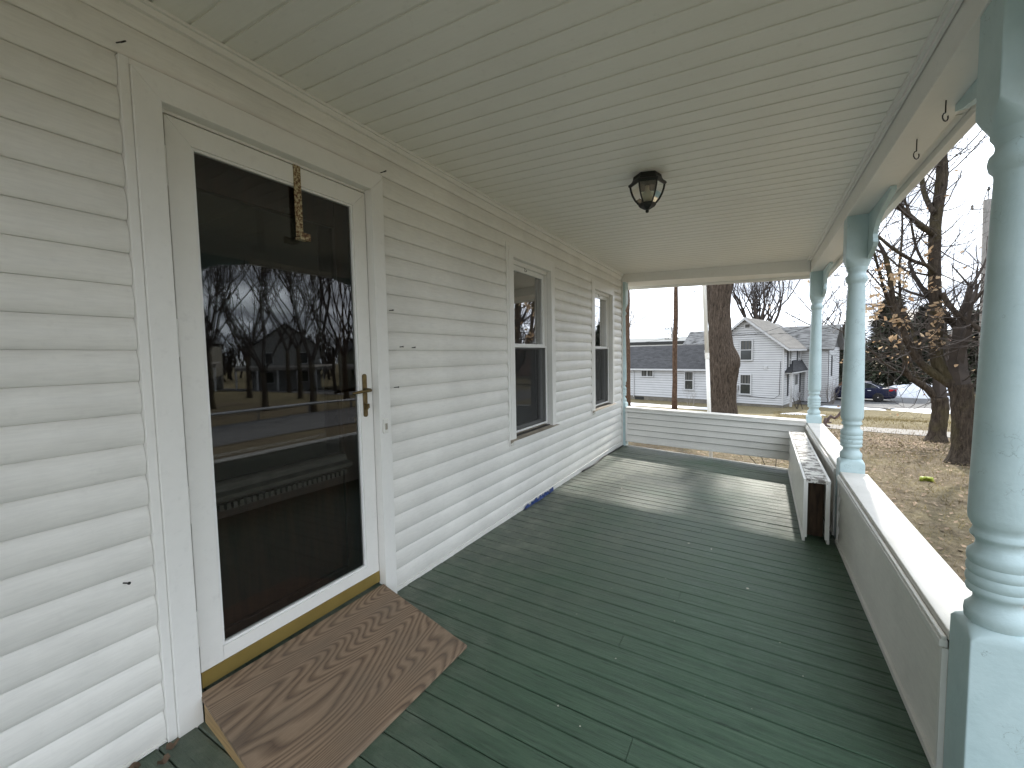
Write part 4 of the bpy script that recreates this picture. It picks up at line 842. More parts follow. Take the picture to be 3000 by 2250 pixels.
roofquad('roof', [L(A1-.01,4.9,.07),L(A0-.3,4.9,.07),L(A0-.3,2.4,1.93),L(A1-.01,2.4,1.93)], M_SH_DK, AX)
mb = MB(); mb.hexa([L(A0-.3,-.32,-.07),L(A1-.02,-.32,-.07),L(A1-.02,-.283,-.07),L(A0-.3,-.283,-.07),L(A0-.3,-.32,.06),L(A1-.02,-.32,.06),L(A1-.02,-.283,.06),L(A0-.3,-.283,.06)]); obj('gutter', mb, M_NTRIM, AX)
mb = MB(); mb.tube([L(-11.0,-.28,-.05),L(-10.85,-.1,-.15),L(-10.80,-.02,-.35),L(-10.80,-.02,-2.3)], .045, 8); obj('downspout', mb, M_NTRIM, AX)
nwin(AX, ('f',.05), -10.15,-9.04,-.58,-.03, False); nwin(AX, ('f',.05), -6.56,-5.83,-1.50,-.10)
mb = MB(); mb.hexa([L(-10.7,.0,-2.55),L(-9.9,.0,-2.55),L(-9.9,.03,-2.55),L(-10.7,.03,-2.55),L(-10.7,.0,-2.25),L(-9.9,.0,-2.25),L(-9.9,.03,-2.25),L(-10.7,.03,-2.25)]); obj('crawl_vent', mb, M_BLACK, AX)

# ================================================================== TREES
def mk_bark(name, c0, c1, scale=5, stretch=(4,4,.55), moss=None):
    m, t, b = newmat(name); v = coords(t, stretch); a = noise(t, v, scale, 7, .68, .6); f = noise(t, coords(t), 26, 5, .6)
    c = ramp(t, a, [(.32, c0), (.52, tuple((x+y)/2 for x, y in zip(c0,c1))), (.7, c1)])
    if moss: c = mix(t, ramp(t, noise(t, coords(t), 1.8, 4), [(.48,(0,0,0)),(.62,(.5,.5,.5))]), c, moss)
    t.links.new(c, b.inputs['Base Color']); b.inputs['Roughness'].default_value = .95; b.inputs['Specular IOR Level'].default_value = .15
    bump(t, b, mix(t, .2, a, f), 1.0, .12); return m
M_BARK = mk_bark('maple_bark', (.016,.012,.009), (.20,.155,.12), 9, (3.2,3.2,.42))
M_BARK2 = mk_bark('yard_tree_bark', (.026,.02,.015), (.115,.09,.068), 7, (3,3,.7), (.10,.085,.04))
M_PINEB = mk_bark('pine_bark', (.05,.03,.02), (.20,.13,.09), 9, (2,2,.8))
M_TWIG = simple('twig_bark', (.05,.039,.032), .9, .3, 4)
M_TWIGP = simple('pale_twig', (.20,.175,.15), .9, .3, 4)
def jit(r0, s): return Vector((r0.uniform(-s,s), r0.uniform(-s,s), r0.uniform(-s,s)))
def grow(mb, p, d, Ln, r, lev, r0, upb=.12, spread=.75, nch=(2,3), taper=.62, seg=None, tips=None):
    n = 4 if lev > 1 else 3; pts = [Vector(p)]; rad = [r]; d = Vector(d).normalized()
    for i in range(n):
        d = (d + jit(r0,.16) + Vector((0,0,upb*.35))).normalized(); pts.append(pts[-1]+d*(Ln/n)); rad.append(lerp(r, r*taper, (i+1)/n))
    mb.tube(pts, rad, seg or (6 if lev >= 4 else 5 if lev == 3 else 4 if lev == 2 else 3), cap=False)
    if tips is not None and lev <= 2: tips += pts[1:]
    if lev <= 0: return
    k_ = r0.randint(*nch)
    for i in range(k_+ (1 if lev > 1 else 0)):
        j = n if i < 2 else r0.randint(1, n-1)
        dd = (d + jit(r0,spread)*1.0 + Vector((0,0,upb))).normalized()
        grow(mb, pts[j], dd, Ln*r0.uniform(.62,.85), rad[j]*r0.uniform(.55,.75), lev-1, r0, upb, spread, nch, taper, None, tips)
def bare_tree(name, base, h, r, seed, label, lev=5, bark=None, twig=None, spread=.75, upb=.25, trunk_f=.3, group=None, stems=4, lean=(0,0), first=.36):
    r0 = random.Random(seed); base = Vector(base); e = empty(name, base, label, 'tree', group)
    top = base+Vector((lean[0],lean[1],h*trunk_f)); mb = MB()
    mb.tube([base-Vector((0,0,.3)), base, base.lerp(top,.15), base.lerp(top,.5)+jit(r0,r*.3), top], [r*1.5,r*1.35,r*1.05,r*.95,r*.85], 12); obj('trunk', mb, bark or M_BARK2, e, smooth=True)
    mb = MB()
    for i in range(stems):
        a = 2*math.pi*(i+r0.uniform(-.3,.3))/stems; d = Vector((math.cos(a)*spread*.8, math.sin(a)*spread*.8, r0.uniform(.7,1.2)))
        grow(mb, top-Vector((0,0,r0.uniform(0,.1)*h*trunk_f)), d, h*first*r0.uniform(.75,1.1), r*r0.uniform(.4,.62), lev, r0, upb, spread)
    obj('crown', mb, twig or M_TWIG, e); return e

# big maple: ridged trunk with burl and a second stem
MY = 21.0; mbase = Vector((.96,20.8,-1.42)); mE = empty('maple_tree', mbase, 'thick old maple trunk with furrowed bark and a burl in front of the neighbour house', 'tree')
cl = [(1008,1370),(1005,1200),(1010,1050),(1012,920),(985,750),(975,600),(975,400),(985,250),(990,100),(985,-150),(975,-420)]
wd = [112,104,108,116,100,90,82,84,95,100,95]
mb = MB(); V = []; na = 56; rr0 = random.Random(5); ring_n = 0; cen = [atY(1800+u*.31646, 780+v*.31646, MY) for u, v in cl]; rads = [w_*.31646*.0143*1.08 for w_ in wd]
fine = []
for i in range(len(cen)-1):
    for q in range(9): f = q/9; fine.append((cen[i].lerp(cen[i+1], f), lerp(rads[i], rads[i+1], f)))
fine.append((cen[-1], rads[-1])); fine = [(cen[0]-Vector((0,0,.9)), rads[0]*1.25), (cen[0]-Vector((0,0,.45)), rads[0]*1.12)]+fine
nph = [rr0.uniform(0,6.28) for _ in range(12)]
for i, (c_, r_) in enumerate(fine):
    for j in range(na):
        a = 2*math.pi*j/na; rid = .035*math.sin(13*a+nph[0]+.3*i*.2)+.03*math.sin(21*a+nph[1]-.22*i)+.02*math.sin(34*a+nph[2]+.5*i)+rr0.uniform(-.02,.02)
        bz_ = c_.z; burl = .30*math.exp(-((bz_-1.05)/.42)**2)*max(0, math.cos(a+.25))**3
        rr_ = r_*(1+rid+burl); V.append((c_.x+rr_*math.cos(a), c_.y+rr_*math.sin(a), c_.z))
nR = len(fine); mb.add(V, [(i*na+j, i*na+(j+1)%na, (i+1)*na+(j+1)%na, (i+1)*na+j) for i in range(nR-1) for j in range(na)]); obj('trunk', mb, M_BARK, mE, smooth=True)
s0, s1 = atY(1800+900*.31646, 780+330*.31646, MY+.25), atY(1800+835*.31646, 780+60*.31646, MY+.4)
mb = MB(); mb.tube([s0-Vector((-.15,0,1.2)), s0, s0.lerp(s1,.5), s1, s1+(s1-s0)*.9], [.26,.24,.22,.21,.17], 12); obj('second_stem', mb, M_BARK, mE, smooth=True)
mb = MB(); r0 = random.Random(11)
for i in range(7):
    a = i*.9; grow(mb, fine[-1][0]-Vector((0,0,.4*i)), (math.cos(a)*.85, math.sin(a)*.85, .9), 4.6, .24, 5, r0, .25, .8)
obj('crown', mb, M_TWIG, mE)

# two yard trees on the right, limbs placed from the photograph at their own distance
def px_tree(name, label, yb, limbs, bark, seed, twigs=26, leafpts=(), zbase=None, depth_var=.5):
    r0 = random.Random(seed); e = None; tr = MB(); tw = MB(); tips = []
    for li, (pts, w0, w1, dy) in enumerate(limbs):
        P = []; n = len(pts)
        for i, (u, v) in enumerate(pts): P.append(atY(u, v, yb + dy*(i/(n-1))))
        if e is None: e = empty(name, P[0], label, 'tree')
        # smooth by Catmull-Rom
        Q = []
        for i in range(n-1):
            p0, p1, p2, p3 = P[max(i-1,0)], P[i], P[i+1], P[min(i+2,n-1)]
            for q in range(5):
                t = q/5; Q.append(.5*((2*p1)+(p2-p0)*t+(2*p0-5*p1+4*p2-p3)*t*t+(3*p1-p0-3*p2+p3)*t**3))
        Q.append(P[-1]); dist = (Q[0]-CAMP).length*.00050
        rad = [lerp(w0, w1, (i/(len(Q)-1))**.8)*.5*dist for i in range(len(Q))]
        if li == 0: rad[0] *= 1.75; rad[1] *= 1.4; rad[2] *= 1.2; rad[3] *= 1.08
        rad = [r_*(1+r0.uniform(-.05,.05)) for r_ in rad]
        tr.tube(Q, rad, 14 if w0 > 25 else 8)
        nt_ = int(twigs*len(Q)/25)
        if li == 0: nt_ = nt_//3
        for q in range(nt_):
            i = r0.randint(len(Q)//3, len(Q)-1); grow(tw, Q[i], jit(r0,1)+Vector((0,0,.25)), r0.uniform(.5,1.15), max(.006, min(.016, rad[i]*.3)), 2, r0, .1, .8, (1,2), .6, 3, tips)
        grow(tw, Q[-1], (Q[-1]-Q[-3]).normalized(), 1.2, rad[-1]*.9, 3, r0, .15, .8, (2,2), .6, None, tips)
    obj('trunk', tr, bark, e, smooth=True); obj('crown', tw, M_TWIG, e)
    lf = MB()
    def leaf(c, s):
        a = jit(r0,1).normalized(); b_ = a.orthogonal().normalized(); n_ = a.cross(b_); c = Vector(c)
        lf.add([c-a*s, c-a*s*.2+b_*s*.75+n_*s*.2, c+a*s*.35+b_*s*.45, c+a*s, c+a*s*.3-b_*s*.5, c-a*s*.3-b_*s*.7+n_*s*.25], [(0,1,2,3),(0,3,4,5)])
    for (u, v, su, sv, cnt, dy) in leafpts:
        for q in range(int(cnt*.6)):
            c = atY(r0.gauss(u,su), r0.gauss(v,sv), yb+dy+r0.uniform(-.3,.3)); leaf(c, r0.uniform(.040,.075))
    for q in range(60):
        if tips: leaf(r0.choice(tips)+jit(r0,.03), r0.uniform(.03,.055))
    obj('leaves', lf, M_LEAF, e); return e
def mk_leaf():
    m, t, b = newmat('dead_maple_leaf'); t.nodes.remove(b); c = ramp(t, noise(t, coords(t), 1.7, 2), [(.3,(.30,.17,.085)),(.7,(.58,.45,.30))])
    d = N(t, 'ShaderNodeBsdfDiffuse'); tl = N(t, 'ShaderNodeBsdfTranslucent'); ms = N(t, 'ShaderNodeMixShader'); ms.inputs[0].default_value = .5
    t.links.new(c, d.inputs[0]); t.links.new(c, tl.inputs[0]); t.links.new(d.outputs[0], ms.inputs[1]); t.links.new(tl.outputs[0], ms.inputs[2]); t.links.new(ms.outputs[0], t.nodes['Material Output'].inputs[0]); return m
M_LEAF = mk_leaf()
px_tree('yard_tree', 'many stemmed yard tree nearer the porch carrying clumps of dead tan leaves', 12.1, [
  ([(2826,1362),(2826,1290),(2824,1230),(2820,1175),(2812,1125)], 66, 56, 0),
  ([(2812,1140),(2785,1112),(2752,1075),(2742,1015),(2744,945),(2740,880),(2738,816),(2738,721),(2742,640),(2757,545),(2760,490),(2748,400)], 36, 30, .2),
  ([(2816,1150),(2812,1060),(2808,1010),(2804,962),(2774,930),(2756,905)], 26, 20, .15),
  ([(2812,1145),(2731,1091),(2691,1056),(2666,1018),(2650,978),(2628,925),(2613,860),(2606,800),(2592,744)], 26, 13, -.5),
  ([(2759,860),(2790,905),(2820,930),(2866,962),(2920,1000)], 17, 12, -.6),
  ([(2736,690),(2721,677),(2680,646),(2642,611),(2615,588),(2570,560)], 19, 13, -.9),
  ([(2737,625),(2722,600),(2706,560),(2700,515),(2690,450),(2700,380)], 17, 12, .6),
  ([(2738,800),(2715,778),(2673,763),(2616,728),(2575,695),(2530,670)], 13, 8, -1.0),
  ([(2738,790),(2711,775),(2683,721),(2667,642),(2650,580),(2640,520)], 9, 6, .7),
  ([(2738,812),(2718,806),(2686,800),(2642,788),(2600,752),(2560,730)], 8, 5, 1.0),
  ([(2640,950),(2637,873),(2635,785),(2643,690),(2643,627),(2640,560)], 9, 6, .5),
  ([(2630,930),(2600,880),(2578,804),(2566,760),(2550,700)], 11, 7, -.8),
  ([(2700,1062),(2684,1000),(2660,935),(2632,890),(2600,860)], 14, 8, .8),
  ], M_BARK2, 21, 18, [(2560,910,16,14,46,-.5),(2625,935,14,12,26,-.4),(2640,955,14,10,22,-.3),(2625,995,14,9,22,-.3),(2748,915,16,14,38,-.2),(2735,975,10,14,20,-.2),(2738,1005,9,12,14,-.2),(2732,835,10,12,24,-.2),(2722,735,7,18,16,-.2),(2655,800,26,22,22,-.6),(2600,800,30,22,34,-.6),(2585,840,16,16,22,-.6),(2660,830,22,12,12,.4),(2600,1010,30,18,8,0),(2670,1010,40,30,10,0)])
px_tree('yard_tree', 'leaning yard tree with a broken limb standing behind the nearer leafy one', 16.3, [
  ([(2742,1298),(2748,1250),(2755,1205),(2752,1165)], 44, 42, 0),
  ([(2745,1172),(2720,1142),(2695,1125),(2668,1106),(2652,1080),(2652,1050),(2640,1010)], 24, 12, -.4),
  ([(2735,1160),(2712,1130),(2690,1108),(2676,1085),(2668,1060)], 13, 8, .3),
  ([(2664,1105),(2630,1088),(2600,1072),(2570,1045),(2545,1022)], 9, 5, -.8),
  ([(2668,1062),(2630,1030),(2590,1008),(2550,998)], 7, 4, -.6),
  ([(2745,1165),(2752,1152),(2775,1156),(2800,1155)], 12, 9, .3),
  ([(2752,1170),(2768,1120),(2775,1050),(2770,960)], 18, 8, .8),
  ], M_BARK2, 33, 14, [(2660,1060,3,2,5,0),(2722,1052,4,3,4,0),(2600,1035,20,14,8,0)])

# pine trunks
M_NEEDLE = simple('pine_needles', (.035,.06,.03), .8, .35, 3)
def pine(base, r, h, seed, label, low=None, stubs=10):
    r0 = random.Random(seed); base = Vector(base); e = empty('pine_tree', base, label, 'tree', 'tall pine trunks'); mb = MB(); n = 16
    mb.tube([base+Vector((r0.uniform(-.03,.03),0,h*i/n-.2)) for i in range(n+1)], [r*(1.12 if i == 0 else 1)*(1-.45*i/n)*(1+r0.uniform(-.06,.06)) for i in range(n+1)], 12); 
    for i in range(stubs):
        z = r0.uniform(1.5,h*.6); a = r0.uniform(0,6.28); p = base+Vector((0,0,z)); mb.tube([p, p+Vector((math.cos(a),math.sin(a),.1))*r0.uniform(r*1.2,r*2.2)], [.03,.015], 5)
    obj('trunk', mb, M_PINEB, e, smooth=True); mb = MB(); br = MB()
    cl_ = [(base+Vector((0,0,h*r0.uniform(.72,1))), r0.uniform(.8,2.2)) for _ in range(16)]
    for p, l in cl_ + ([(Vector(low[0]), low[1])] if low else []):
        a = r0.uniform(0,6.28); q = p+Vector((math.cos(a)*l, math.sin(a)*l, .2)) if not low or p != Vector(low[0]) else Vector(low[2])
        br.tube([p, p.lerp(q,.5)+Vector((0,0,.1)), q], [.03,.02,.008], 5)
        for k_ in range(9):
            c = p.lerp(q, r0.uniform(.45,1.05))+jit(r0,.28)
            for m_ in range(12):
                d = jit(r0,1).normalized(); s = d.orthogonal().normalized()*.007; mb.add([c-s, c+s, c+d*.2], [(0,1,2)])
    obj('branches', br, M_PINEB, e); obj('needles', mb, M_NEEDLE, e)
pine((-5.55,27.6,g(-5,27.6)), .21, 16, 3, 'reddish pine trunk just right of the porch corner post, leftmost of the two', None)
lp = atY(1990,815,27.0); pine((-2.55,27.0,g(-2.5,27)), .15, 15, 4, 'slim straight pine trunk between the annex windows, right one of the two', (lp, 1.2, atY(2030,848,26.6)))

# background bare trees
bare_tree('bare_tree', (1.9,56,-2.5), 13.5, .42, 8, 'wide bare tree rising behind the neighbour house roof', 5, upb=.35, spread=.7, trunk_f=.36, stems=6, first=.3)
bare_tree('bare_tree', (-13.2,50,-2.5), 10.5, .22, 15, 'pale bare tree peeping past the left pine trunk', 4, twig=M_TWIGP, spread=.8, upb=.1, trunk_f=.35)
bare_tree('bare_tree', (7.3,48,-2.5), 11, .22, 17, 'thin bare tree seen between the far corner and middle posts', 4, spread=.8, upb=.15, trunk_f=.3)
bare_tree('bare_tree', (24,74,-2.5), 12, .3, 19, 'bare tree far behind the evergreens', 4, spread=.8, upb=.25)
# trees and houses across the front street, seen only as reflections in the glass
PT = [(31,45,15,41),(34,49,17,42),(27,52.5,14,43),(38,54.5,18,44),(30,58,15,45),(44,47,19,46),(41,60,18,47),(48,56,20,48),(33,63.5,16,49),(46,66,20,50),(29,68,15,51),(53,51,20,52)]
PL = ['leftmost','second from the left','third from the left','fourth from the left','fifth from the left','sixth from the left','seventh from the left','eighth from the left','ninth from the left','tenth from the left','eleventh from the left','twelfth from the left']
rank = {s: i for i, (_, az, _, s) in enumerate(sorted(PT, key=lambda q: q[1]))}
for (dd_, az, h, s) in PT:
    x, y = dd_*math.sin(R_(az)), dd_*math.cos(R_(az))
    bare_tree('bare_tree', (x,y,g(x,y)), h, .19, s, PL[rank[s]]+' bare tree of the row across the front street', 5, spread=.6, upb=.3, group='trees across the front street', trunk_f=.16+.02*(s % 5), stems=4, first=.33)
def far_house(c, rot, w, d, h, label, col, roofm):
    e = empty('far_house', (c[0],c[1],g(*c)), label, 'house', 'houses across the front street'); m_ = simple('far_siding', col, .7, .06); z0 = g(*c)
    ct, st = math.cos(rot), math.sin(rot)
    def Q(a, b, z): return (c[0]+a*ct-b*st, c[1]+a*st+b*ct, z0+z)
    mb = MB(); mb.hexa([Q(-w/2,0,-.5),Q(w/2,0,-.5),Q(w/2,d,-.5),Q(-w/2,d,-.5),Q(-w/2,0,h),Q(w/2,0,h),Q(w/2,d,h),Q(-w/2,d,h)]); mb.extr([(-w/2,h),(w/2,h),(0,h+w*.38)], lambda p: Q(p[0],0,p[1]), lambda p: Q(p[0],d,p[1])); obj('wall', mb, m_, e)
    roofquad('roof', [Q(w/2+.3,-.3,h-.2),Q(w/2+.3,d,h-.2),Q(0,d,h+w*.4),Q(0,-.3,h+w*.4)], roofm, e); roofquad('roof', [Q(-w/2-.3,d,h-.2),Q(-w/2-.3,-.3,h-.2),Q(0,-.3,h+w*.4),Q(0,d,h+w*.4)], roofm, e)
    for a in (-w*.25, w*.25):
        for zz in (h*.18, h*.62):
            mb = MB(); mb.hexa([Q(a-.45,-.04,zz),Q(a+.45,-.04,zz),Q(a+.45,.01,zz),Q(a-.45,.01,zz),Q(a-.45,-.04,zz+1.4),Q(a+.45,-.04,zz+1.4),Q(a+.45,.01,zz+1.4),Q(a-.45,.01,zz+1.4)]); wo_ = obj('window', mb, M_NTRIM, e)
            mb = MB(); mb.hexa([Q(a-.38,-.05,zz+.07),Q(a+.38,-.05,zz+.07),Q(a+.38,-.041,zz+.07),Q(a-.38,-.041,zz+.07),Q(a-.38,-.05,zz+1.33),Q(a+.38,-.05,zz+1.33),Q(a+.38,-.041,zz+1.33),Q(a-.38,-.041,zz+1.33)]); obj('pane', mb, M_NGLASS, wo_)
    # open porch
    mb = MB(); mb.hexa([Q(-w*.7,-2.4,2.5),Q(w*.7,-2.4,2.5),Q(w*.7,-.02,2.5),Q(-w*.7,-.02,2.5),Q(-w*.7,-2.4,2.85),Q(w*.7,-2.4,2.85),Q(w*.7,-.02,3.1),Q(-w*.7,-.02,3.1)]); obj('porch_roof', mb, M_WALK, e)
    for i in range(6):
        a = -w*.68+w*1.36*i/5; mb = MB(); mb.hexa([Q(a-.08,-2.35,0),Q(a+.08,-2.35,0),Q(a+.08,-2.2,0),Q(a-.08,-2.2,0),Q(a-.08,-2.35,2.5),Q(a+.08,-2.35,2.5),Q(a+.08,-2.2,2.5),Q(a-.08,-2.2,2.5)]); obj('porch_post', mb, M_NTRIM, e)
far_house((48,32), -1.0, 7.5, 8, 5.2, 'pale gabled house with a long open porch across the front street', (.22,.22,.21), M_SH_DK)
far_house((42,41), -1.1, 7, 8, 5.0, 'olive gabled house farther along the front street', (.16,.17,.12), M_SH_DK)
far_house((53,21), -.9, 8, 8, 5.4, 'cream gabled house opposite the step opening', (.2,.19,.16), M_SH_DK)
gr = empty('guard_rail', (13.2,9,-1.9), 'galvanised guard rail along the front street', 'guard rail'); mb = MB()
mb.tube([(21.2,-2,g(21,-2)+.62),(21.2,8,g(21,8)+.62),(20.6,16,g(20.6,16)+.62),(20.6,27,g(20.6,27)+.62)], .07, 8); obj('rail', mb, simple('galvanised',(.5,.5,.5),.4,.1,metal=.6), gr)
for yy_ in range(-2, 28, 3):
    mb = MB(); mb.box(21.2,21.3,yy_,yy_+.1,g(21,yy_)-.2,g(21,yy_)+.66); obj('rail_post', mb, M_GREYWOOD, gr)

# evergreens
def evergreen(base, h, w, seed, label):
    r0 = random.Random(seed); base = Vector(base); e = empty('evergreen_tree', base, label, 'tree', 'dark evergreens beyond the road'); mb = MB(); mb.tube([base-Vector((0,0,.2)), base+Vector((0,0,h*.5)), base+Vector((0,0,h*.97))], [.38,.22,.04], 10); obj('trunk', mb, M_BARK, e)
    mb = MB(); n = 1500
    for i in range(n):
        f = r0.random()**.85; z = h*(.13+.86*f); rr_ = w*(1-f)**.75*r0.uniform(.35,1)*(1+.25*math.sin(z*3+seed)); a = r0.uniform(0,6.28)
        c = base+Vector((math.cos(a)*rr_, math.sin(a)*rr_, z-rr_*.22)); d = Vector((math.cos(a),math.sin(a),-.25)); s = Vector((-math.sin(a),math.cos(a),0))
        for k_ in range(11):
            p = c+jit(r0,.42); q = (d+jit(r0,.8)).normalized(); t_ = (s+jit(r0,.7)).normalized(); sz = r0.uniform(.14,.30)
            mb.add([p, p+q*sz+t_*sz*.35, p+q*sz*1.7, p+q*sz-t_*sz*.35], [(0,1,2,3)])
    obj('crown', mb, M_EVER, e)
M_EVER = simple('evergreen_foliage', (.022,.028,.012), .85, .6, .9)
evergreen((12.0,50.5,-2.5), 8.2, 2.5, 1, 'dark evergreen directly behind the blue car')
evergreen((14.8,52.0,-2.5), 7.4, 2.3, 2, 'dark evergreen seen through the yard tree limbs')
evergreen((17.6,51.0,-2.5), 6.6, 2.0, 3, 'dark evergreen close to the nearest porch post')
evergreen((9.9,55.0,-2.5), 6.6, 1.5, 4, 'olive evergreen rising beside the orange fence')

# ================================================================== FENCES, POLES, FAR BUILDINGS, SHRUBS
M_FENCE = simple('cedar_fence', (.30,.115,.045), .8, .3, 4, stretch=(6,6,.5), rand=True)
def fence(p0, p1, h, label, group=None):
    p0, p1 = Vector(p0), Vector(p1); d = (p1-p0); n = int(d.length/.19); d.normalize(); s = Vector((-d.y,d.x,0)); e = empty('board_fence', p0, label, 'fence')
    for i in range(n):
        c = p0+d*(.19*i+.09); mb = MB(); hh = h*(1+.02*math.sin(i*2.1)); mb.obox((c.x,c.y,c.z+hh/2), d, s, (0,0,1), .088, .012, hh/2); obj('fence_board', mb, M_FENCE, e)
    mb = MB()
    for zf in (.25,.8): mb.obox(((p0+p1)/2+Vector((0,0,h*zf))-s*.03), d, s, (0,0,1), (p1-p0).length/2, .018, .045)
    obj('fence_rail', mb, M_FENCE, e)
fence((7.6,58,-2.5), (11.2,58,-2.5), 1.75, 'orange cedar board fence beside the neighbour house')
fence((14.0,66,-2.5), (21.5,65,-2.5), 1.0, 'low orange board fence far behind the snow bank')
def upole(base, h, r, label, lean=(0,0), arms=1, d=(1,0,0)):
    base = Vector(base); top = base+Vector((lean[0],lean[1],h)); e = empty('utility_pole', base, label, 'pole'); d = Vector(d); mb = MB(); mb.tube([base-Vector((0,0,.3)), top], [r,r*.72], 12); obj('shaft', mb, M_GREYWOOD, e, smooth=True)
    for i in range(arms):
        z = top-Vector((0,0,.35+.85*i)); mb = MB(); mb.tube([z-d*1.1, z+d*1.1], .055, 6); obj('crossarm', mb, M_GREYWOOD, e)
        for q in (-1.0,-.5,.5,1.0):
            mb = MB(); mb.lathe([(.02,0),(.05,.05),(.05,.10),(.03,.14)], z+d*q+Vector((0,0,.05)), 8); obj('insulator', mb, M_BLACK, e)
    return top
pt = atY(1966,957,75); upole((pt.x+1.0,75,-2.5), pt.z+2.5, .16, 'distant utility pole left of the slim pine trunk', (-.9,0), 3)
# right pole with a standoff arm
rb_ = atY(2893,585,25); e = empty('utility_pole', (rb_.x+.2,25,-2.2), 'grey utility pole just left of the nearest porch post', 'pole'); mb = MB(); mb.tube([(rb_.x+.2,25,-2.4),(rb_.x,25,rb_.z)], [.17,.125], 12); obj('shaft', mb, M_GREYWOOD, e, smooth=True)
arm = atY(2845,617,25); mb = MB(); mb.tube([(rb_.x,24.98,arm.z),(arm.x,24.9,arm.z)], .02, 6); mb.lathe([(.02,0),(.06,.05),(.03,.1),(.055,.14),(.02,.2)], (arm.x,24.9,arm.z), 8); obj('standoff_arm', mb, M_GREYWOOD, e)
mb = MB(); mb.tube([(rb_.x+.02,25,rb_.z),(rb_.x+.02,25,rb_.z+.5)], .015, 6); mb.lathe([(.02,0),(.07,.06),(.03,.1),(.05,.14)], (rb_.x+.02,25,rb_.z+.35), 8); obj('top_pin', mb, M_BLACK, e)
def wire(p0, p1, sag, label, r=.012):
    p0, p1 = Vector(p0), Vector(p1); mb = MB(); pts = [p0.lerp(p1,t/24)-Vector((0,0,sag*4*(t/24)*(1-t/24))) for t in range(25)]; mb.tube(pts, r, 4); tag(obj('overhead_wire', mb, M_BLACK), label, 'wire', 'overhead wires')
wz = [(( arm.x,24.9,arm.z+.2), atY(2730,830,70), 'wire from the standoff arm running down behind the yard trees'),
      (( rb_.x+.02,25,rb_.z+.5), atY(2755,900,70), 'wire from the pole top running down behind the yard trees'),
      (atY(2895,760,24.8), atY(2360,895,60), 'low cable from the right pole toward the neighbour roof'),
      (atY(2895,800,24.8), atY(2700,985,68), 'second low cable from the right pole toward the evergreens'),
      (atY(2895,845,24.8), atY(2640,1000,68), 'third low cable from the right pole')]
for a, b, lab in wz: wire(a, b, .35, lab, .016)
for i, (za, lab) in enumerate(((.2,'high wire crossing toward the camera from the standoff arm'),(.5,'high wire crossing toward the camera from the pole top'))):
    wire((arm.x if i == 0 else rb_.x,24.9,(arm.z if i == 0 else rb_.z)+za), (12+2*i,-10,9.5), .5, lab, .012)
wire(atY(1855,1006,74), atY(1960,990,74.5), .1, 'thin wire left of the distant pole', .03); wire(atY(1970,990,74.5), atY(2400,905,50), .6, 'thin wire from the distant pole over the neighbour roof', .025)
wire(L(-3.3,-.1,2.45), atY(2400,905,24), .4, 'service drop from the gable toward the right', .014); wire(L(.3,-.3,2.4), atY(2900,640,25), .6, 'service cable from the neighbour eave to the right pole', .014)
# far buildings
bw = empty('commercial_building', (-15,92,-2.5), 'long flat roofed white building with a dark stripe far behind the annex', 'building')
mb = MB(); mb.box(-60,17,91,108,-2.5,4.4); obj('wall', mb, simple('far_white_wall',(.62,.62,.60),.8,.05), bw); mb = MB(); mb.box(-60,17,90.9,90.99,3.0,3.65); obj('stripe', mb, M_BLACK, bw)
mb = MB()
for q in (-9,-14,2): mb.box(q,q+.9,94,95,4.4,5.2)
obj('roof_unit', mb, M_WALK, bw)
def mk_brick():
    m, t, b = newmat('brick'); tcn = N(t, 'ShaderNodeTexCoord'); mp = N(t, 'ShaderNodeMapping'); mp.inputs['Rotation'].default_value = (R_(90),0,0); t.links.new(tcn.outputs['Object'], mp.inputs[0])
    br = N(t, 'ShaderNodeTexBrick'); br.inputs['Scale'].default_value = 1; br.inputs['Brick Width'].default_value = .22; br.inputs['Row Height'].default_value = .075; br.inputs['Mortar Size'].default_value = .008
    br.inputs['Color1'].default_value = (.25,.12,.085,1); br.inputs['Color2'].default_value = (.33,.17,.12,1); br.inputs['Mortar'].default_value = (.35,.32,.28,1); t.links.new(mp.outputs[0], br.inputs['Vector']); t.links.new(br.outputs['Color'], b.inputs['Base Color']); b.inputs['Roughness'].default_value = .9; return m
bb = empty('brick_building', (28,72,-2.5), 'flat roofed brick building beyond the yard trees at the nearest post', 'building')
mb = MB(); mb.box(22.3,40,70.2,85,-2.5,2.9); obj('wall', mb, mk_brick(), bb); mb = MB(); mb.box(22.0,40.3,69.9,85.3,2.91,3.5); obj('parapet', mb, M_WALK, bb)
for q in range(5):
    mb = MB(); mb.box(23.2+q*3,24.6+q*3,70.12,70.19,-.4,1.3); obj('window', mb, M_NGLASS, bb)
mb = MB(); mb.box(3.5,11,68,80,-2.5,1.0); bg = empty('grey_house', (7,70,-2.5), 'grey roofed house glimpsed behind the neighbour house', 'house'); obj('wall', mb, M_NSID, bg)
roofquad('roof', [(3.2,67.6,.9),(11.3,67.6,.9),(11.3,74,3.6),(3.2,74,3.6)], M_SH_MOT, bg)
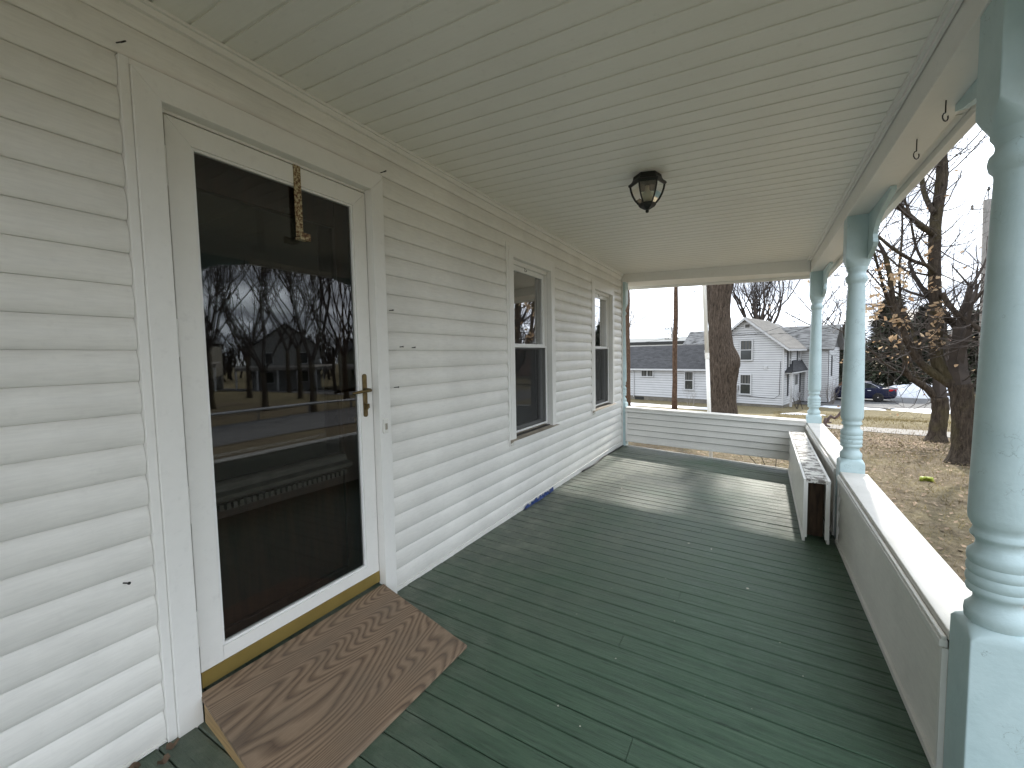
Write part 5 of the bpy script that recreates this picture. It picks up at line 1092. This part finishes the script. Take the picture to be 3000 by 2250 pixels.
# bare shrubs
def shrub(c, h, n, seed, label, mat):
    r0 = random.Random(seed); c = Vector((c[0],c[1],g(c[0],c[1]))); e = empty('bare_shrub', c, label, 'shrub', 'bare shrubs'); mb = MB()
    for i in range(n): grow(mb, c+Vector((r0.uniform(-.2,.2),r0.uniform(-.2,.2),-.05)), Vector((r0.uniform(-.6,.6),r0.uniform(-.6,.6),1.2)), h*r0.uniform(.35,.6), .014, 2, r0, .25, .7, (2,3), .6, 3)
    obj('stems', mb, mat, e)
shrub((4.75,32.1), 1.6, 13, 1, 'twiggy bare shrub at the corner of the neighbour house', M_TWIGP)
shrub((4.1,33.0), 1.2, 10, 2, 'small bare shrub under the hood of the side door', M_TWIG)
shrub((6.2,36.8), 1.7, 16, 3, 'pale bare shrub half hiding the front of the blue car', M_TWIGP)
shrub((7.9,51.5), 1.8, 16, 4, 'pale bare shrub in front of the orange fence', M_TWIGP)
shrub((-7.0,32.6), 1.0, 5, 5, 'dry weed stalks at the annex foundation between the windows', M_TWIGP)
shrub((-2.2,31.4), 1.3, 4, 6, 'thin bare sapling stems beside the annex wall', M_TWIGP)
# leaning white pole
pb = atZ(2084,1338,-1.02); ptp = atY(2062,808,pb.y+.15); tp = pb+(ptp-pb)*1.55
e = empty('white_pole', pb, 'slender white pole leaning in front of the big maple trunk', 'pole'); mb = MB(); mb.tube([pb-Vector((0,0,.2)), pb.lerp(tp,.36)], .040, 14); obj('lower_section', mb, M_WHITEP, e, smooth=True)
mb = MB(); mb.tube([pb.lerp(tp,.36), tp], .043, 14); obj('upper_section', mb, M_WHITEP, e, smooth=True)
mb = MB(); mb.tube([pb.lerp(tp,.35), pb.lerp(tp,.37)], .047, 14); obj('coupling', mb, M_WHITEP, e)

# ================================================================== CAR
def car(c, yaw):
    e = empty('parked_car', c, 'dark blue sedan on the road beyond the lawn', 'car'); ct, st = math.cos(yaw), math.sin(yaw)
    def Q(s, w_, z): return (c[0]+s*ct-w_*st, c[1]+s*st+w_*ct, c[2]+z)
    M_P = simple('car_paint_blue', (.002,.005,.028), .3, .1, 2); M_P.node_tree.nodes['Principled BSDF'].inputs['Specular IOR Level'].default_value = .22
    M_T = simple('tyre', (.012,.012,.012), .8); M_RIM = simple('black_rim', (.02,.02,.022), .3, metal=.6); M_CG = simple('car_glass', (.02,.025,.025), .06); M_CH = simple('chrome', (.75,.75,.76), .15, metal=1)
    st_ = [(-2.30,.42,.80,.55,.70),(-2.22,.30,.93,.70,.80),(-1.95,.24,1.00,.74,.86),(-1.30,.20,.985,.80,.89),(-.60,.19,.945,.82,.90),(.30,.19,.915,.82,.90),(1.00,.20,.885,.81,.90),(1.55,.22,.84,.78,.88),(2.05,.25,.74,.70,.82),(2.26,.33,.62,.55,.70),(2.32,.40,.52,.45,.6)]
    mb = MB(); V = []; 
    for (s, zb_, zt, hw1, hw) in st_:
        pr = [(hw*.86,zb_),(hw,zb_+.12),(hw*1.0,(zb_+zt)/2+.05),(hw1*1.06 if hw1*1.06 < hw else hw*.985,zt-.05),(hw1*.92,zt),(0,zt+.025)]
        full = pr+[(-a,b_) for a, b_ in reversed(pr[:-1])]; V += [Q(s,a,b_) for a, b_ in full]
    n = 11; mb.add(V, [(i*n+j, i*n+(j+1)%n, (i+1)*n+(j+1)%n, (i+1)*n+j) for i in range(len(st_)-1) for j in range(n)]+[tuple(range(n-1,-1,-1)), tuple(range((len(st_)-1)*n, len(st_)*n))]); body = obj('body', mb, M_P, e, autos=38)
    gh = [(-1.80,.96,.62),(-1.42,1.14,.66),(-.85,1.37,.60),(-.30,1.45,.58),(.15,1.44,.58),(.62,1.24,.64),(1.12,.93,.70)]
    mb = MB(); V = []
    for s, z, w_ in gh: V += [Q(s,.76,.86),Q(s,w_,z-.03),Q(s,w_*.8,z),Q(s,-w_*.8,z),Q(s,-w_,z-.03),Q(s,-.76,.86)]
    mb.add(V, [(i*6+j,i*6+j+1,(i+1)*6+j+1,(i+1)*6+j) for i in range(len(gh)-1) for j in range(5)]); obj('roof', mb, M_P, e, autos=35)
    for sgn in (1,-1):
        for poly in (((-.42,.93),(-.42,1.36),(.10,1.36),(.60,1.15),(.95,.93)), ((-1.30,.95),(-1.18,1.12),(-.85,1.27),(-.50,1.35),(-.50,.93))):
            mb = MB(); A = []
            for s, z in poly:
                f = (z-.86)/.58; w_ = lerp(.775,.605,f); A.append(Q(s,sgn*w_,z))
            mb.add(A, [tuple(range(len(A))) if sgn < 0 else tuple(reversed(range(len(A))))]); obj('side_window', mb, M_CG, e)
        mb = MB(); P = [(-1.42,.935),(-1.30,1.08),(-.9,1.30),(-.3,1.40),(.10,1.395),(.62,1.18),(1.0,.93),(-1.42,.93)]
        mb.tube([Q(s,sgn*(lerp(.785,.62,(z-.86)/.58)),z) for s, z in P[:4]]+[Q(-.3,sgn*.645,1.40)], .013, 5); mb.tube([Q(-1.42,sgn*.79,.925),Q(1.0,sgn*.79,.92)], .010, 5); obj('window_trim', mb, M_CH, e)
        for s in (-.95, .12):
            mb = MB(); mb.tube([Q(s,sgn*.915,.80),Q(s+.2,sgn*.915,.805)], .017, 6); obj('door_handle', mb, M_CH, e)
        mb = MB(); mb.obox(Q(.85,sgn*.93,.95), (ct,st,0), (-st,ct,0), (0,0,1), .10, .08, .06); obj('mirror', mb, M_P, e, bevel=.03)
        mb = MB(); A = [Q(-2.25,sgn*.60,.76),Q(-1.90,sgn*.885,.80),Q(-1.95,sgn*.86,.93),Q(-2.24,sgn*.66,.915)]; mb.add(A+[Vector(a)+Vector((-.05*ct,-.05*st,0))+Vector((-st,ct,0))*sgn*.015 for a in A], [(0,1,2,3),(7,6,5,4),(0,4,5,1),(1,5,6,2),(2,6,7,3),(3,7,4,0)]); obj('tail_light', mb, simple('tail_lens',(.45,.012,.012),.2), e)
        mb = MB(); mb.obox(Q(2.12,sgn*.66,.62), (ct,st,0), (-st,ct,0), (0,0,1), .16, .14, .06); obj('headlight', mb, M_CG, e, bevel=.02)
        for s in (-1.35, 1.35):
            cen = Vector(Q(s,sgn*.80,.325)); ax = Vector((-st,ct,0))*sgn
            def disc(rp, seg=22):
                m2 = MB(); f_ = Vector((ct,st,0)); u_ = Vector((0,0,1)); V = []
                for r_, o_ in rp: V += [cen+ax*o_+f_*(r_*math.cos(2*math.pi*k/seg))+u_*(r_*math.sin(2*math.pi*k/seg)) for k in range(seg)]
                m2.add(V, [(i*seg+k,i*seg+(k+1)%seg,(i+1)*seg+(k+1)%seg,(i+1)*seg+k) for i in range(len(rp)-1) for k in range(seg)]+[tuple(range(seg-1,-1,-1)),tuple(range((len(rp)-1)*seg,len(rp)*seg))]); return m2
            wh = obj('wheel', disc([(.30,-.10),(.325,-.08),(.325,.085),(.30,.105),(.235,.108)]), M_T, e, autos=40); obj('rim', disc([(.232,.104),(.225,.11),(.05,.098),(.045,.112)]), M_RIM, wh); obj('hub_cap', disc([(.04,.112),(.035,.12)]), M_CH, wh)
            m3 = disc([(.375,.06),(.375,.118)]); obj('wheel_arch', m3, M_BLACK, e) if False else None
    mb = MB(); mb.add([Q(-1.78,.60,.97),Q(-1.78,-.60,.97),Q(-.92,-.52,1.352),Q(-.92,.52,1.352)], [(0,1,2,3)]); mb.v = [(x,y,z+.012) for x,y,z in mb.v]; obj('rear_window', mb, M_CG, e)
    mb = MB(); mb.add([Q(1.10,.62,.955),Q(1.10,-.62,.955),Q(.24,-.53,1.42),Q(.24,.53,1.42)], [(3,2,1,0)]); mb.v = [(x,y,z+.012) for x,y,z in mb.v]; obj('windscreen', mb, M_CG, e)
    return e
wf, wr = atZ(2439.7,1171.4,-2.47), atZ(2567.8,1177.5,-2.47); cc = (wf+wr)/2+Vector((.2,.75,0)); cd = (wf-wr).normalized()
car(Vector((cc.x,cc.y,-2.465)), math.atan2(cd.y, cd.x))

# ================================================================== SMALL YARD THINGS
# curled brown bracket beside the far corner post
cp = [(2412,1240),(2422,1236),(2428,1226),(2434,1219),(2444,1225),(2455,1219),(2463,1208),(2472,1200)]
mb = MB(); mb.tube([atY(u,v,6.20) for u, v in cp], [.012,.014,.016,.020,.016,.014,.013,.012], 8)
mb.tube([atY(u,v,6.18) for u, v in ((2420,1224),(2416,1234),(2420,1246),(2432,1250))], [.014,.015,.014,.010], 8); mb.tube([atY(u,v,6.16) for u, v in ((2424,1236),(2436,1238))], [.012,.008], 8)
tag(obj('curled_bracket', mb, simple('brown_iron',(.13,.085,.075),.6,.3,20,bmp=.4), smooth=True), 'brown curled hook shaped piece sticking out beside the far corner post', 'bracket')
lm = atZ(2715,1408,-1.0); mb = MB(); r0 = random.Random(2)
for i in range(10):
    a = i/9*3.1; mb.tube([(lm.x+.10*math.cos(a)*.7,lm.y+.06*math.sin(a),lm.z-.01),(lm.x+.075*math.cos(a+.3),lm.y+.05*math.sin(a+.3),lm.z+.04),(lm.x-.02,lm.y,lm.z+.05)], [.028,.025,.018], 6)
tag(obj('plastic_scrap', mb, simple('lime_plastic',(.26,.30,.03),.5,.2,6), smooth=True), 'crumpled lime yellow plastic scrap lying on the lawn', 'scrap')
# fallen leaves and grass, uncountable
r0 = random.Random(77); mb = MB()
for i in range(6500):
    if i < 2600: x, y = r0.gauss(4.6,1.2), r0.gauss(15.2,1.0)
    elif i < 3800: x, y = r0.uniform(-1.5,3.5), r0.uniform(6.7,11)
    else: x, y = r0.uniform(2.7,8), r0.uniform(4,18)
    if x < 2.55 and y < 6.6: continue
    z = g(x,y)+r0.uniform(.012,.04); a = r0.uniform(0,6.28); s = r0.uniform(.018,.036); t1, t2 = r0.uniform(-.5,.5), r0.uniform(-.5,.5); ca, sa = math.cos(a)*s, math.sin(a)*s
    mb.add([(x+ca,y+sa,z+t1*s),(x-sa*.7,y+ca*.7,z+t2*s),(x-ca,y-sa,z-t1*s),(x+sa*.7,y-ca*.7,z-t2*s*.3)], [(0,1,2,3)])
tag(obj('fallen_leaves', mb, simple('fallen_leaf', (.24,.17,.11), .9, .55, 3, detail=3)), 'scattered brown fallen leaves over the near lawn', 'leaves', kind='stuff')
mb = MB()
for i in range(26000):
    if i < 7000: x, y = r0.uniform(-2,3.5), r0.uniform(6.5,12)
    elif i < 17000: x, y = r0.uniform(2.6,7.5), r0.uniform(3.5,14)
    else: x, y = r0.uniform(2.5,10), r0.uniform(13,30)
    if x < 2.5 and y < 6.55: continue
    z = g(x,y)-.005; a = r0.uniform(0,6.28); h = r0.uniform(.03,.085)*(1 if y < 14 else 1.3); w_ = r0.uniform(.003,.006)*(1 if y < 14 else 2); lx_, ly_ = r0.uniform(-.06,.06), r0.uniform(-.06,.06)
    mb.add([(x-w_*math.cos(a),y-w_*math.sin(a),z),(x+w_*math.cos(a),y+w_*math.sin(a),z),(x+lx_,y+ly_,z+h)], [(0,1,2)])
tag(obj('dead_grass', mb, simple('straw_blades', (.24,.185,.08), .9, .4, 1.3, detail=3)), 'short straw coloured winter grass', 'grass', kind='stuff')
# thin twigs poking up behind the far gap
for (u, v, u2, v2, lab) in ((2200,1342,2218,1362,'left twig stub seen through the gap under the far half wall'),(2234,1346,2242,1366,'middle twig stub seen through the gap under the far half wall'),(2274,1350,2272,1372,'right twig stub seen through the gap under the far half wall')):
    a, b = atY(u,v,6.75), atY(u2,v2,6.75); d = (a-b).normalized(); mb = MB(); mb.tube([b-d*.55, a+d*.1], [.007,.004], 5); tag(obj('twig', mb, M_TWIG), lab, 'twig')
# paint flecks on the floor
mb = MB(); r0 = random.Random(9)
for i in range(80):
    x, y = r0.uniform(.05,2.15), r0.uniform(.4,5.5)
    if x < .65 and .6 < y < 1.6: continue
    z = fz(x,y)+.0022; s = r0.uniform(.0015,.0045)*(2.2 if r0.random() < .06 else 1); a = r0.uniform(0,6.28)
    P = [(x+s*math.cos(a+k*1.57)*r0.uniform(.6,1.3), y+s*math.sin(a+k*1.57)*r0.uniform(.6,1.3), z+.001*(k % 2)) for k in range(4)]; mb.add(P, [(0,1,2,3)])
tag(obj('paint_flecks', mb, simple('pale_fleck',(.6,.56,.47),.8,.3,30)), 'tiny pale paint flecks and grit scattered on the green floor', 'flecks', kind='stuff')
# distant bare wood along the horizon beyond the front street
mb = MB(); r0 = random.Random(404)
for i in range(520):
    az = R_(r0.uniform(23,140)); d = r0.uniform(85,125); x, y = d*math.sin(az), d*math.cos(az); h = r0.uniform(6,13); b0 = Vector((x,y,g(x,y)-.2))
    for k_ in range(13):
        f = r0.uniform(.15,.55); p0 = b0+Vector((0,0,h*f*(k_ > 0))); d_ = Vector((r0.uniform(-.5,.5),r0.uniform(-.5,.5),1)).normalized(); L_ = h*r0.uniform(.35,.6) if k_ else h*.95
        s_ = Vector((math.cos(az),-math.sin(az),0))*(.10 if k_ else .22); mb.add([p0-s_, p0+s_, p0+d_*L_+s_*.2], [(0,1,2)])
        for m_ in range(3):
            q0 = p0+d_*L_*r0.uniform(.3,.9); q1 = q0+(d_+jit(r0,.7)).normalized()*L_*.4; mb.add([q0-s_*.5, q0+s_*.5, q1], [(0,1,2)])
tag(obj('far_wood', mb, M_TWIG), 'distant bare grey wood along the horizon beyond the front street', 'wood', kind='stuff')
